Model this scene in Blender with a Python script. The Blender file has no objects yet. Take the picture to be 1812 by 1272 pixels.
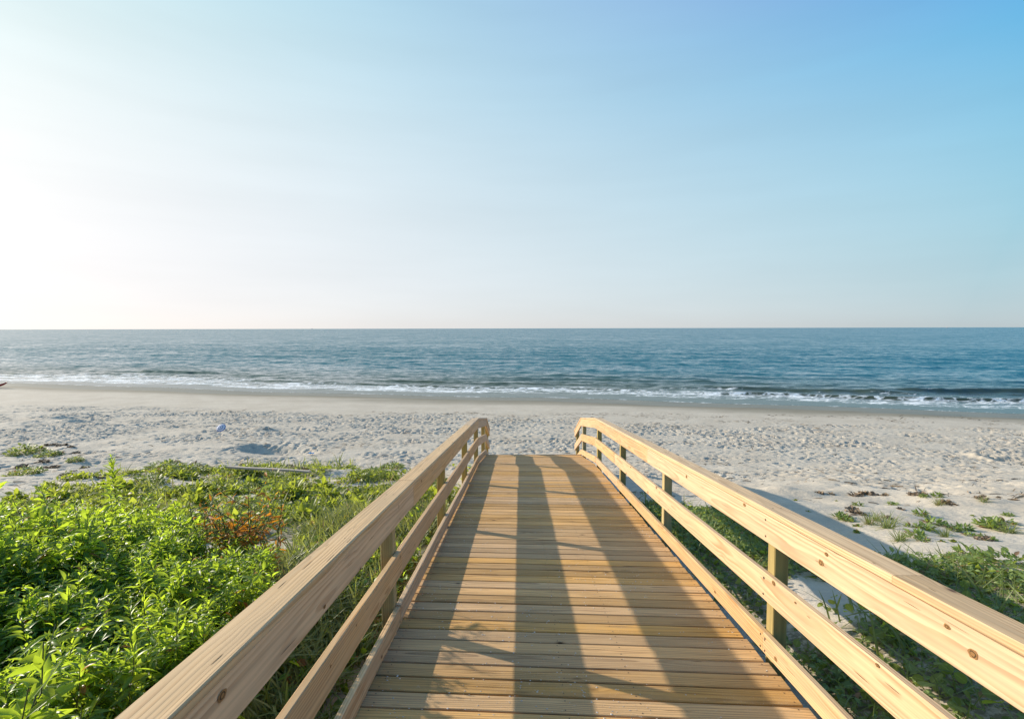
import bpy, math, random
import numpy as np
from mathutils import Vector

random.seed(7)
RNG = np.random.default_rng(11)
SC = bpy.context.scene
COL = SC.collection
R = math.radians

# ------------------------------------------------------------------ camera, sky, sun, exposure
CZ = 5.15                                  # lens height above the sea
cam_d = bpy.data.cameras.new("camera")
cam = bpy.data.objects.new("camera", cam_d)
COL.objects.link(cam)
SC.camera = cam
cam_d.sensor_width = 36.0
cam_d.lens = 36.0 * 900.0 / 1812.0
cam_d.clip_start = 0.05
cam_d.clip_end = 90000.0
cam.location = (0, 0, CZ)
cam.rotation_mode = 'XYZ'
from mathutils import Matrix
_yaw, _pitch, _roll = 14.0 / 900.0, math.atan(55.0 / 900.0), R(-0.126)
cam.matrix_world = (Matrix.Translation((0, 0, CZ)) @ Matrix.Rotation(_yaw, 4, 'Z')
                    @ Matrix.Rotation(math.pi / 2 - _pitch, 4, 'X') @ Matrix.Rotation(_roll, 4, 'Z'))

SUN_EL = R(19.3)
SUN_AZ = math.atan2(-0.91, 0.41)           # measured from +Y towards +X
sun_dir = Vector((math.sin(SUN_AZ) * math.cos(SUN_EL), math.cos(SUN_AZ) * math.cos(SUN_EL), math.sin(SUN_EL)))
sl = bpy.data.lights.new("sun", 'SUN')
sl.energy = 3.1
sl.angle = R(0.55)
sl.color = (1.0, 0.88, 0.73)
sun = bpy.data.objects.new("sun", sl)
COL.objects.link(sun)
sun.rotation_mode = 'QUATERNION'
sun.rotation_quaternion = (-sun_dir).to_track_quat('-Z', 'Y')

world = bpy.data.worlds.new("World")
SC.world = world
world.use_nodes = True
wt = world.node_tree
for n in list(wt.nodes):
    wt.nodes.remove(n)
wo = wt.nodes.new('ShaderNodeOutputWorld')
wb = wt.nodes.new('ShaderNodeBackground')
wsky = wt.nodes.new('ShaderNodeTexSky')
wsky.sky_type = 'NISHITA'
wsky.sun_disc = False
wsky.sun_elevation = SUN_EL
wsky.sun_rotation = SUN_AZ
wsky.altitude = 0.0
wsky.air_density = 0.5
wsky.dust_density = 0.6
wsky.ozone_density = 4.0
wb.inputs['Strength'].default_value = 0.15
# sky colour compressed and tinted by height and sun angle: evens out the glow round the sun and pales the sky towards the horizon
wtc = wt.nodes.new('ShaderNodeTexCoord')
wgm = wt.nodes.new('ShaderNodeGamma')
wgm.inputs['Gamma'].default_value = 0.15
wt.links.new(wsky.outputs['Color'], wgm.inputs['Color'])


def sky_ramp(sock, lo, hi, fn):
    mr = wt.nodes.new('ShaderNodeMapRange')
    mr.inputs['From Min'].default_value = lo
    mr.inputs['From Max'].default_value = hi
    wt.links.new(sock, mr.inputs['Value'])
    rp = wt.nodes.new('ShaderNodeValToRGB')
    el_ = rp.color_ramp.elements
    while len(el_) < 9: el_.new(0.5)
    for k, e_ in enumerate(el_):
        e_.position = k / 8
    for k in range(9):
        el_[k].color = tuple(0.4 * v for v in fn(lo + (hi - lo) * k / 8)) + (1,)
    wt.links.new(mr.outputs['Result'], rp.inputs['Fac'])
    return rp.outputs['Color']


wsep = wt.nodes.new('ShaderNodeSeparateXYZ')
wt.links.new(wtc.outputs['Generated'], wsep.inputs[0])
wdot = wt.nodes.new('ShaderNodeVectorMath'); wdot.operation = 'DOT_PRODUCT'
wt.links.new(wtc.outputs['Generated'], wdot.inputs[0])
wdot.inputs[1].default_value = sun_dir
AWAY = ((0.2484, -0.1693, -1.0027), (0.2706, 0.5042, -1.57), (0.2749, 0.4783, -0.5946))
TOWARD = ((0.3919, 0.3795, -1.05), (0.368, 0.3132, -0.4716), (0.3551, 0.2166, -0.2809))
r1 = sky_ramp(wsep.outputs[2], 0.0, 0.52, lambda z: [max(0.0, q[0] + q[1] * z + q[2] * z * z) for q in AWAY])
r2 = sky_ramp(wsep.outputs[2], 0.0, 0.52, lambda z: [max(0.0, q[0] + q[1] * z + q[2] * z * z) for q in TOWARD])
wmr = wt.nodes.new('ShaderNodeMapRange')
wmr.inputs['From Min'].default_value = -0.26
wmr.inputs['From Max'].default_value = 0.93
wt.links.new(wdot.outputs['Value'], wmr.inputs['Value'])
wpw = wt.nodes.new('ShaderNodeMath'); wpw.operation = 'POWER'
wt.links.new(wmr.outputs['Result'], wpw.inputs[0]); wpw.inputs[1].default_value = 0.7
wmx = wt.nodes.new('ShaderNodeMix'); wmx.data_type = 'RGBA'
wt.links.new(wpw.outputs[0], wmx.inputs['Factor'])
wt.links.new(r1, wmx.inputs['A']); wt.links.new(r2, wmx.inputs['B'])
wm1 = wt.nodes.new('ShaderNodeVectorMath'); wm1.operation = 'MULTIPLY'
wt.links.new(wgm.outputs['Color'], wm1.inputs[0]); wt.links.new(wmx.outputs['Result'], wm1.inputs[1])
# barely visible streaks of thin cloud
wvm = wt.nodes.new('ShaderNodeVectorMath'); wvm.operation = 'MULTIPLY'
wt.links.new(wtc.outputs['Generated'], wvm.inputs[0]); wvm.inputs[1].default_value = (2.2, 2.2, 17.0)
wno = wt.nodes.new('ShaderNodeTexNoise'); wno.inputs['Scale'].default_value = 1.0; wno.inputs['Detail'].default_value = 4.0
wt.links.new(wvm.outputs[0], wno.inputs['Vector'])
wcl = wt.nodes.new('ShaderNodeMapRange')
wcl.inputs['From Min'].default_value = 0.3; wcl.inputs['From Max'].default_value = 0.75
wcl.inputs['To Min'].default_value = 0.975; wcl.inputs['To Max'].default_value = 1.035
wt.links.new(wno.outputs['Fac'], wcl.inputs['Value'])
wm2 = wt.nodes.new('ShaderNodeVectorMath'); wm2.operation = 'SCALE'
wt.links.new(wm1.outputs[0], wm2.inputs[0]); wt.links.new(wcl.outputs['Result'], wm2.inputs['Scale'])
wsc = wt.nodes.new('ShaderNodeVectorMath'); wsc.operation = 'SCALE'
wsc.inputs['Scale'].default_value = 0.15 ** (0.15 - 1.0) / 0.4
wt.links.new(wm2.outputs[0], wsc.inputs[0])
wt.links.new(wsc.outputs[0], wb.inputs['Color'])
wt.links.new(wb.outputs['Background'], wo.inputs['Surface'])

SC.view_settings.view_transform = 'Standard'
SC.view_settings.look = 'None'
SC.view_settings.exposure = 1.3
SC.view_settings.gamma = 1.0
SC.view_settings.use_curve_mapping = False
SC.render.engine = 'CYCLES'
SC.cycles.max_bounces = 8
SC.cycles.transparent_max_bounces = 8

# ------------------------------------------------------------------ helpers
def props(o, label=None, cat=None, group=None, kind=None):
    if label: o['label'] = label
    if cat: o['category'] = cat
    if group: o['group'] = group
    if kind: o['kind'] = kind
    return o


def empty(name, loc, rz=0.0):
    o = bpy.data.objects.new(name, None)
    o.empty_display_size = 0.1
    o.location = loc
    o.rotation_euler = (0, 0, rz)
    COL.objects.link(o)
    return o


def mesh_np(name, verts, faces, mats, attrs=None, smooth=False, parent=None, fmat=None, link=True):
    """verts (N,3); faces list of (M,k) integer arrays; attrs name -> (N,) or (N,3)."""
    me = bpy.data.meshes.new(name)
    verts = np.asarray(verts, dtype=np.float32)
    if isinstance(faces, np.ndarray):
        faces = [faces]
    faces = [np.asarray(f, dtype=np.int32) for f in faces if len(f)]
    me.vertices.add(len(verts))
    me.vertices.foreach_set('co', verts.ravel())
    loops = np.concatenate([f.ravel() for f in faces])
    counts = np.concatenate([np.full(len(f), f.shape[1], dtype=np.int32) for f in faces])
    starts = np.concatenate([[0], np.cumsum(counts)[:-1]]).astype(np.int32)
    me.loops.add(len(loops))
    me.loops.foreach_set('vertex_index', loops)
    me.polygons.add(len(counts))
    me.polygons.foreach_set('loop_start', starts)
    me.polygons.foreach_set('loop_total', counts)
    if fmat is not None:
        me.polygons.foreach_set('material_index', np.asarray(fmat, dtype=np.int32))
    me.polygons.foreach_set('use_smooth', np.full(len(counts), bool(smooth)))
    for k, a in (attrs or {}).items():
        a = np.asarray(a, dtype=np.float32)
        at = me.attributes.new(k, 'FLOAT' if a.ndim == 1 else 'FLOAT_VECTOR', 'POINT')
        at.data.foreach_set('value' if a.ndim == 1 else 'vector', a.ravel())
    for m in (mats if isinstance(mats, (list, tuple)) else [mats]):
        me.materials.append(m)
    me.update(calc_edges=True)
    if not link:
        return me
    o = bpy.data.objects.new(name, me)
    COL.objects.link(o)
    if parent is not None:
        o.parent = parent
    return o


def hash2(ix, iy, seed):
    h = (ix.astype(np.int64) * 374761393 + iy.astype(np.int64) * 668265263 + seed * 1442695041) & 0x7fffffff
    h = ((h ^ (h >> 13)) * 1274126177) & 0x7fffffff
    return ((h ^ (h >> 16)) & 0xffff) / 65535.0


def vnoise(x, y, seed=0):
    ix, iy = np.floor(x), np.floor(y)
    fx, fy = x - ix, y - iy
    fx = fx * fx * (3 - 2 * fx)
    fy = fy * fy * (3 - 2 * fy)
    a = hash2(ix, iy, seed); b = hash2(ix + 1, iy, seed)
    c = hash2(ix, iy + 1, seed); d = hash2(ix + 1, iy + 1, seed)
    return (a * (1 - fx) + b * fx) * (1 - fy) + (c * (1 - fx) + d * fx) * fy


def fbm(x, y, octv=4, seed=0):
    s = np.zeros_like(np.asarray(x, dtype=float)); a = 0.5; n = 0
    for k in range(octv):
        s = s + a * vnoise(x * 2 ** k + 17.3 * k, y * 2 ** k - 9.1 * k, seed + k)
        n += a; a *= 0.5
    return s / n


def smooth01(a, b, v):
    t = np.clip((np.asarray(v, dtype=float) - a) / (b - a), 0, 1)
    return t * t * (3 - 2 * t)


# ------------------------------------------------------------------ layout of the place
XL, XR = -0.865, 1.57                       # inner faces of the railings
def deck_z(y):
    y = np.asarray(y, dtype=float)
    z = -1.80 - 0.098 * np.minimum(y, 10.5)
    z = z - 0.175 * np.clip(y - 10.5, 0, 2.6)
    z = z - 0.42 * np.clip(y - 13.1, 0, 50)
    return CZ + z


def shore_y(x):
    x = np.asarray(x, dtype=float)
    return 37.5 - 0.205 * x + 0.5 * np.sin(x * 0.13 + 0.7) + 0.25 * np.sin(x * 0.37)


def ground_base(x, y):
    x = np.asarray(x, dtype=float); y = np.asarray(y, dtype=float)
    dune = CZ - 1.45 - 0.185 * y
    dune = np.where(y < 0, CZ - 1.45 - 0.12 * y, dune)
    sd = (shore_y(x) - y) * 0.98
    beach = np.where(sd > 0, 0.036 * sd, 0.05 * sd)
    k = 0.12
    d = dune - beach
    g = 0.5 * (dune + beach + np.sqrt(d * d + k * k))
    # under the boardwalk and right beside it the ground is kept below the deck
    dz = deck_z(y) - 0.16
    side = np.maximum(XL - 0.05 - x, x - XR - 0.05)
    w = 1 - smooth01(0.1, 0.9, side)
    w = w * (1 - smooth01(14.0, 15.4, y))
    g = g * (1 - w) + np.minimum(g, dz) * w
    return g


def dune_noise(x, y):
    sd = shore_y(x) - y
    m = smooth01(20, 26, sd)
    near = smooth01(1.5, 4, np.maximum(XL - x, x - XR))
    n = (fbm(x * 0.45, y * 0.45, 3, 5) - 0.5) * 0.35 + (fbm(x * 1.5, y * 1.5, 2, 9) - 0.5) * 0.12
    return n * m * (0.25 + 0.75 * near)


def ground_z(x, y):
    return ground_base(x, y) + dune_noise(x, y)


def veg_density(x, y):
    """How thickly the dune is overgrown, 0..1."""
    x = np.asarray(x, dtype=float); y = np.asarray(y, dtype=float)
    n = fbm(x * 0.55 + 3, y * 0.55, 3, 21)
    far = 13.3 + (n - 0.5) * 9.0 - 0.03 * np.abs(x + 4) ** 1.3
    left = smooth01(0.0, -0.5, x - XL + 0.1) * (1 - 0.75 * smooth01(far - 5.5, far - 0.5, y)) * (1 - smooth01(far - 1.0, far + 0.6, y))
    n2 = fbm(x * 1.1 + 40, y * 1.1, 3, 77)
    thin = smooth01(0.45, 0.55, 0.5 * n + 0.5 * n2 + 0.155 - 0.017 * np.maximum(y - 5, 0) - 0.026 * np.maximum(-x - 4.5, 0))
    left = left * thin
    ed = 3.2 - 1.7 * smooth01(3.5, 6.5, y)
    rside = x - XR - 0.1
    right = smooth01(0, 0.25, rside) * (1 - smooth01(ed * 0.55, ed * 1.25, rside)) * (1 - smooth01(7.5, 10.2, y))
    n3 = fbm(x * 1.6 + 11, y * 1.6, 3, 79)
    right = right * smooth01(0.36, 0.56, 0.5 * n + 0.5 * n3 + 0.27 - 0.048 * y)
    return np.maximum(left, right)


def at_pixel(px, py, zf=None, lift=0.0):
    """Where the sight line through that point of the photograph meets the ground (used only to read off positions)."""
    X = (px - 920.0) / 900.0; Z = -(py - 581.0) / 900.0
    ys = np.linspace(1.0, 60, 5000)
    g = (zf or ground_z)(X * ys, ys) + lift - CZ
    s = np.nonzero(Z * ys <= g)[0]
    y = ys[s[0]] if len(s) else 60
    return float(X * y), float(y), float(ground_z(np.array([X * y]), np.array([y]))[0])


# ------------------------------------------------------------------ materials
def new_mat(name):
    m = bpy.data.materials.new(name)
    m.use_nodes = True
    nt = m.node_tree
    for n in list(nt.nodes):
        nt.nodes.remove(n)
    return m, nt


class NT:
    def __init__(self, nt): self.nt = nt
    def n(self, t, **kw):
        nd = self.nt.nodes.new(t)
        for k, v in kw.items(): setattr(nd, k, v)
        return nd
    def l(self, a, b): self.nt.links.new(a, b)
    def val(self, v, sock):
        if hasattr(v, 'node'): self.l(v, sock)
        else: sock.default_value = v
    def math(self, op, a, b=None, c=None, clamp=False):
        nd = self.n('ShaderNodeMath', operation=op, use_clamp=clamp)
        self.val(a, nd.inputs[0])
        if b is not None: self.val(b, nd.inputs[1])
        if c is not None: self.val(c, nd.inputs[2])
        return nd.outputs[0]
    def vmath(self, op, a, b=None):
        nd = self.n('ShaderNodeVectorMath', operation=op)
        self.val(a, nd.inputs[0])
        if b is not None: self.val(b, nd.inputs[1])
        return nd.outputs[0]
    def mix(self, f, a, b, blend='MIX'):
        nd = self.n('ShaderNodeMix', data_type='RGBA', blend_type=blend)
        self.val(f, nd.inputs['Factor'])
        self.val(a if hasattr(a, 'node') else (*a, 1), nd.inputs['A'])
        self.val(b if hasattr(b, 'node') else (*b, 1), nd.inputs['B'])
        return nd.outputs['Result']
    def noise(self, vec, scale, detail=3.0, rough=0.55, dist=0.0):
        nd = self.n('ShaderNodeTexNoise')
        self.l(vec, nd.inputs['Vector'])
        nd.inputs['Scale'].default_value = scale
        nd.inputs['Detail'].default_value = detail
        nd.inputs['Roughness'].default_value = rough
        nd.inputs['Distortion'].default_value = dist
        return nd.outputs['Fac']
    def ramp(self, f, a, b, lo=0.0, hi=1.0):
        nd = self.n('ShaderNodeMapRange', clamp=True)
        nd.interpolation_type = 'SMOOTHSTEP'
        self.val(f, nd.inputs['Value'])
        for k, v in (('From Min', a), ('From Max', b), ('To Min', lo), ('To Max', hi)):
            self.val(v, nd.inputs[k])
        return nd.outputs['Result']
    def attr(self, name, vec=False):
        nd = self.n('ShaderNodeAttribute', attribute_name=name)
        return nd.outputs['Vector'] if vec else nd.outputs['Fac']
    def comb(self, x, y, z):
        nd = self.n('ShaderNodeCombineXYZ')
        for i, v in enumerate((x, y, z)): self.val(v, nd.inputs[i])
        return nd.outputs[0]
    def sep(self, v):
        nd = self.n('ShaderNodeSeparateXYZ')
        self.l(v, nd.inputs[0])
        return nd.outputs
    def bump(self, h, strength, dist, normal=None):
        nd = self.n('ShaderNodeBump')
        self.l(h, nd.inputs['Height'])
        nd.inputs['Strength'].default_value = strength
        nd.inputs['Distance'].default_value = dist
        if normal is not None: self.l(normal, nd.inputs['Normal'])
        return nd.outputs['Normal']
    def bsdf(self, color, rough=0.6, normal=None, spec=0.4):
        nd = self.n('ShaderNodeBsdfPrincipled')
        self.val(color if hasattr(color, 'node') else (*color, 1), nd.inputs['Base Color'])
        self.val(rough, nd.inputs['Roughness'])
        self.val(spec, nd.inputs['Specular IOR Level'])
        if normal is not None: self.l(normal, nd.inputs['Normal'])
        return nd
    def out(self, s):
        o = self.n('ShaderNodeOutputMaterial')
        self.l(s, o.inputs['Surface'])


def wood_mat(name, early, late, ring=0.0075, weather=0.0, grey=(0.30, 0.27, 0.23), knots=True, vary=0.2, rough=0.6, contrast=0.75, grit=0.0):
    m, nt = new_mat(name)
    g = NT(nt)
    b = g.attr('board', True)               # x along the board, y across, z through it; shifted per board
    rnd = g.attr('seed')
    s = g.sep(b)
    # knots: sparse cells along the board
    kv = g.comb(g.math('MULTIPLY', s[0], 3.0), g.math('MULTIPLY', s[1], 6.0), g.math('MULTIPLY', s[2], 1.5))
    vor = g.n('ShaderNodeTexVoronoi', feature='F1')
    g.l(kv, vor.inputs['Vector'])
    vor.inputs['Scale'].default_value = 1.0
    vor.inputs['Randomness'].default_value = 1.0
    pick = g.math('GREATER_THAN', g.sep(vor.outputs['Color'])[0], 0.66)
    kd = vor.outputs['Distance']
    swirl = g.math('MULTIPLY', g.ramp(kd, 0.0, 0.34, 0.013, 0.0), pick)
    core = g.math('MULTIPLY', g.ramp(kd, 0.035, 0.085, 1.0, 0.0), pick)
    # growth rings round a pith that wanders along the board
    slow = g.comb(g.math('MULTIPLY', s[0], 0.9), g.math('MULTIPLY', s[1], 5.0), g.math('MULTIPLY', s[2], 5.0))
    w1 = g.math('SUBTRACT', g.noise(slow, 1.0, 2.0), 0.5)
    fine = g.comb(g.math('MULTIPLY', s[0], 3.0), g.math('MULTIPLY', s[1], 40.0), g.math('MULTIPLY', s[2], 40.0))
    w2 = g.math('SUBTRACT', g.noise(fine, 1.0, 2.0), 0.5)
    rad = g.math('SQRT', g.math('ADD', g.math('MULTIPLY', s[1], s[1]), g.math('MULTIPLY', s[2], s[2])))
    rad = g.math('ADD', rad, g.math('MULTIPLY', w1, 0.055))
    rad = g.math('ADD', rad, g.math('MULTIPLY', w2, 0.004))
    rad = g.math('ADD', rad, swirl)
    ph = g.math('FRACT', g.math('DIVIDE', rad, ring))
    lw = g.math('MULTIPLY', g.ramp(ph, 0.25, 0.93, 0, 1), g.ramp(ph, 0.93, 1.0, 1, 0))
    lw = g.math('MULTIPLY', lw, g.ramp(g.noise(slow, 2.3, 2.0), 0.3, 0.7, 0.35, 1.0))
    col = g.mix(g.math('MULTIPLY', lw, contrast), early, late)
    # streaks and tone per board
    streak = g.comb(g.math('MULTIPLY', s[0], 1.2), g.math('MULTIPLY', s[1], 42.0), g.math('MULTIPLY', s[2], 42.0))
    st = g.noise(streak, 1.0, 3.0, 0.6)
    col = g.mix(g.ramp(st, 0.38, 0.68, 0.0, 0.65), col, tuple(c * 0.58 for c in early))
    tone = g.ramp(rnd, 0.0, 1.0, 1.0 - vary, 1.0 + vary)
    nd = g.n('ShaderNodeHueSaturation')
    g.l(col, nd.inputs['Color'])
    g.l(tone, nd.inputs['Value'])
    g.l(g.ramp(g.math('FRACT', g.math('MULTIPLY', rnd, 7.7)), 0, 1, 0.86, 1.1), nd.inputs['Saturation'])
    col = nd.outputs['Color']
    if weather > 0:
        geo = g.n('ShaderNodeNewGeometry')
        wn = g.noise(geo.outputs['Position'], 2.6, 4.0, 0.6)
        wf = g.noise(streak, 0.5, 3.0, 0.6)
        f = g.math('MULTIPLY', g.ramp(g.math('ADD', g.math('MULTIPLY', wn, 0.6), g.math('MULTIPLY', wf, 0.4)), 0.36, 0.62, 0.1, 1.0), weather)
        col = g.mix(f, col, grey)
    if grit > 0:
        geo2 = g.n('ShaderNodeNewGeometry')
        gn = g.noise(geo2.outputs['Position'], 160.0, 2.0, 0.7)
        gm = g.noise(geo2.outputs['Position'], 3.2, 4.0, 0.65)
        gf = g.math('MULTIPLY', g.ramp(gn, 0.60, 0.70, 0, 1), g.ramp(gm, 0.44, 0.62, 0, grit))
        col = g.mix(gf, col, (0.62, 0.57, 0.50))
    if knots:
        col = g.mix(g.math('MULTIPLY', g.ramp(kd, 0.06, 0.16, 0.5, 0), pick), col, tuple(c * 0.55 for c in late))
        col = g.mix(core, col, (late[0] * 0.28, late[1] * 0.22, late[2] * 0.2))
    hgt = g.math('ADD', g.math('MULTIPLY', lw, 0.6), g.math('MULTIPLY', st, 0.7))
    nrm = g.bump(hgt, 0.35, 0.0022)
    p = g.bsdf(col, rough, nrm, 0.35)
    g.out(p.outputs[0])
    return m


M_RAIL = wood_mat('rail_wood', (0.60, 0.395, 0.205), (0.33, 0.16, 0.055), ring=0.015, weather=0.22, grey=(0.45, 0.345, 0.235), vary=0.10, contrast=0.9)
M_CAP = wood_mat('cap_wood', (0.62, 0.43, 0.245), (0.33, 0.19, 0.085), ring=0.013, weather=0.2, grey=(0.50, 0.385, 0.265), vary=0.08, contrast=0.9)
M_POST = wood_mat('post_wood', (0.42, 0.32, 0.12), (0.25, 0.165, 0.05), weather=0.15, grey=(0.32, 0.27, 0.14), vary=0.12)
M_DECK = wood_mat('deck_wood', (0.58, 0.343, 0.130), (0.17, 0.085, 0.026), ring=0.014, weather=0.34, grey=(0.45, 0.30, 0.155), vary=0.22, rough=0.75, contrast=1.0, grit=0.35)
M_OLD = wood_mat('old_wood', (0.48, 0.38, 0.28), (0.36, 0.27, 0.19), weather=0.6, grey=(0.42, 0.37, 0.31), knots=False)


def plain(name, col, rough=0.6, spec=0.4, metal=0.0):
    m, nt = new_mat(name)
    g = NT(nt)
    geo = g.n('ShaderNodeNewGeometry')
    n = g.noise(geo.outputs['Position'], 9.0, 3.0)
    c = g.mix(g.ramp(n, 0.3, 0.7, 0, 1), tuple(x * 0.85 for x in col), tuple(min(1, x * 1.1) for x in col))
    p = g.bsdf(c, rough, None, spec)
    p.inputs['Metallic'].default_value = metal
    g.out(p.outputs[0])
    return m


M_KNOT = plain('knot_wood', (0.27, 0.145, 0.055), 0.7, 0.2)
M_CRACK = plain('open_crack', (0.085, 0.055, 0.03), 0.9, 0.1)
M_NAIL = plain('nail_steel', (0.06, 0.05, 0.045), 0.5, 0.5, 0.6)


def leaf_mat(name, dark, light, trans, tw=0.5, rough=0.42, dead=(0.45, 0.16, 0.02), dead_at=0.97):
    """Thin leaf: a reflecting side plus light passing through."""
    m, nt = new_mat(name)
    g = NT(nt)
    t = g.attr('tint')
    mid = g.attr('mid')
    geo = g.n('ShaderNodeNewGeometry')
    n = g.noise(geo.outputs['Position'], 30.0, 2.0)
    f = g.math('ADD', g.math('MULTIPLY', t, 0.75), g.math('MULTIPLY', n, 0.25))
    isdead = g.math('GREATER_THAN', t, dead_at)
    col = g.mix(f, dark, light)
    col = g.mix(g.ramp(mid, 0.8, 1.0, 0, 0.6), col, tuple(min(1, c * 1.9 + 0.03) for c in light))
    col = g.mix(isdead, col, dead)
    tc = g.mix(f, tuple(c * 0.30 for c in trans), trans)
    tc = g.mix(isdead, tc, tuple(min(1, c * 1.3) for c in dead))
    p = g.bsdf(col, rough, None, 0.45)
    tr = g.n('ShaderNodeBsdfTranslucent')
    g.l(tc, tr.inputs['Color'])
    mx = g.n('ShaderNodeMixShader')
    mx.inputs[0].default_value = tw
    g.l(p.outputs[0], mx.inputs[1]); g.l(tr.outputs[0], mx.inputs[2])
    g.out(mx.outputs[0])
    return m


M_LEAF = leaf_mat('shrub_leaf', (0.026, 0.082, 0.030), (0.115, 0.255, 0.040), (0.72, 0.95, 0.06), 0.58, 0.40, dead=(0.33, 0.15, 0.04))
M_COVER = leaf_mat('creeper_leaf', (0.055, 0.10, 0.028), (0.19, 0.235, 0.05), (0.68, 0.80, 0.07), 0.5, 0.5, dead=(0.30, 0.20, 0.08), dead_at=0.96)
M_GRASS = leaf_mat('grass_blade', (0.075, 0.125, 0.040), (0.25, 0.27, 0.095), (0.60, 0.66, 0.12), 0.42, 0.5, dead=(0.36, 0.27, 0.14), dead_at=0.85)
M_DUNE = leaf_mat('dune_leaf', (0.085, 0.15, 0.045), (0.23, 0.30, 0.09), (0.66, 0.76, 0.10), 0.42, 0.5, dead=(0.30, 0.18, 0.10), dead_at=0.88)
M_ORANGE = leaf_mat('orange_leaf', (0.26, 0.09, 0.02), (0.55, 0.23, 0.03), (1.0, 0.42, 0.03), 0.5, 0.6, dead=(0.13, 0.19, 0.035), dead_at=0.66)
M_WRACK = leaf_mat('dry_wrack', (0.15, 0.10, 0.065), (0.33, 0.25, 0.16), (0.20, 0.12, 0.06), 0.15, 0.8, dead=(0.06, 0.045, 0.03), dead_at=0.75)
M_FLOWER = leaf_mat('yellow_petal', (0.70, 0.50, 0.02), (0.80, 0.62, 0.03), (0.9, 0.7, 0.05), 0.4, 0.5, dead_at=2.0)
M_STEM = plain('green_stem', (0.085, 0.105, 0.035), 0.6)


def sand_material():
    m, nt = new_mat('sand')
    g = NT(nt)
    geo = g.n('ShaderNodeNewGeometry')
    P = geo.outputs['Position']
    wet = g.attr('wet'); veg = g.attr('veg'); rough_a = g.attr('trodden')
    n1 = g.noise(P, 0.7, 4.0); n2 = g.noise(P, 9.0, 4.0, 0.6); n3 = g.noise(P, 190.0, 2.0, 0.7)
    col = g.mix(g.ramp(n1, 0.3, 0.7, 0, 1), (0.455, 0.398, 0.318), (0.535, 0.477, 0.39))
    col = g.mix(g.ramp(n2, 0.35, 0.75, 0, 0.5), col, (0.38, 0.34, 0.28))
    col = g.mix(g.ramp(n3, 0.40, 0.75, 0, 0.5), col, (0.32, 0.28, 0.225))
    # dry plant litter among the growth
    ln = g.noise(P, 26.0, 4.0, 0.7)
    col = g.mix(g.math('MULTIPLY', g.ramp(veg, 0.1, 0.8, 0, 0.85), g.ramp(ln, 0.34, 0.58, 0.25, 1)), col, (0.115, 0.10, 0.055))
    # scattered flecks of broken reed and shell
    fl = g.noise(g.vmath('MULTIPLY', P, (5.0, 11.0, 5.0)), 2.0, 2.0, 0.6)
    col = g.mix(g.math('MULTIPLY', g.ramp(fl, 0.70, 0.74, 0, 0.7), rough_a), col, (0.16, 0.12, 0.08))
    # water-soaked sand
    wst = g.noise(g.vmath('MULTIPLY', P, (0.10, 0.6, 1.0)), 2.0, 3.0)
    wv = g.math('MULTIPLY', wet, g.ramp(wst, 0.2, 0.7, 0.8, 1.0))
    col = g.mix(wv, col, (0.15, 0.138, 0.10))
    rg = g.ramp(wet, 0.85, 1.0, 0.9, 0.45)
    h = g.math('ADD', g.math('MULTIPLY', n2, 0.9), g.math('MULTIPLY', n3, 0.06))
    hb = g.noise(g.vmath('MULTIPLY', P, (1.0, 1.0, 0.0)), 5.5, 3.0, 0.6)
    h = g.math('ADD', h, g.math('MULTIPLY', hb, 0.9))
    h = g.math('MULTIPLY', h, g.ramp(wet, 0.0, 0.6, 1.0, 0.03))
    h = g.math('MULTIPLY', h, g.math('ADD', g.math('MULTIPLY', rough_a, 0.8), 0.2))
    nrm = g.bump(h, 0.6, 0.03)
    p = g.bsdf(col, rg, nrm, g.ramp(wet, 0.75, 1.0, 0.12, 0.3))
    g.out(p.outputs[0])
    return m


M_SAND = sand_material()


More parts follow.
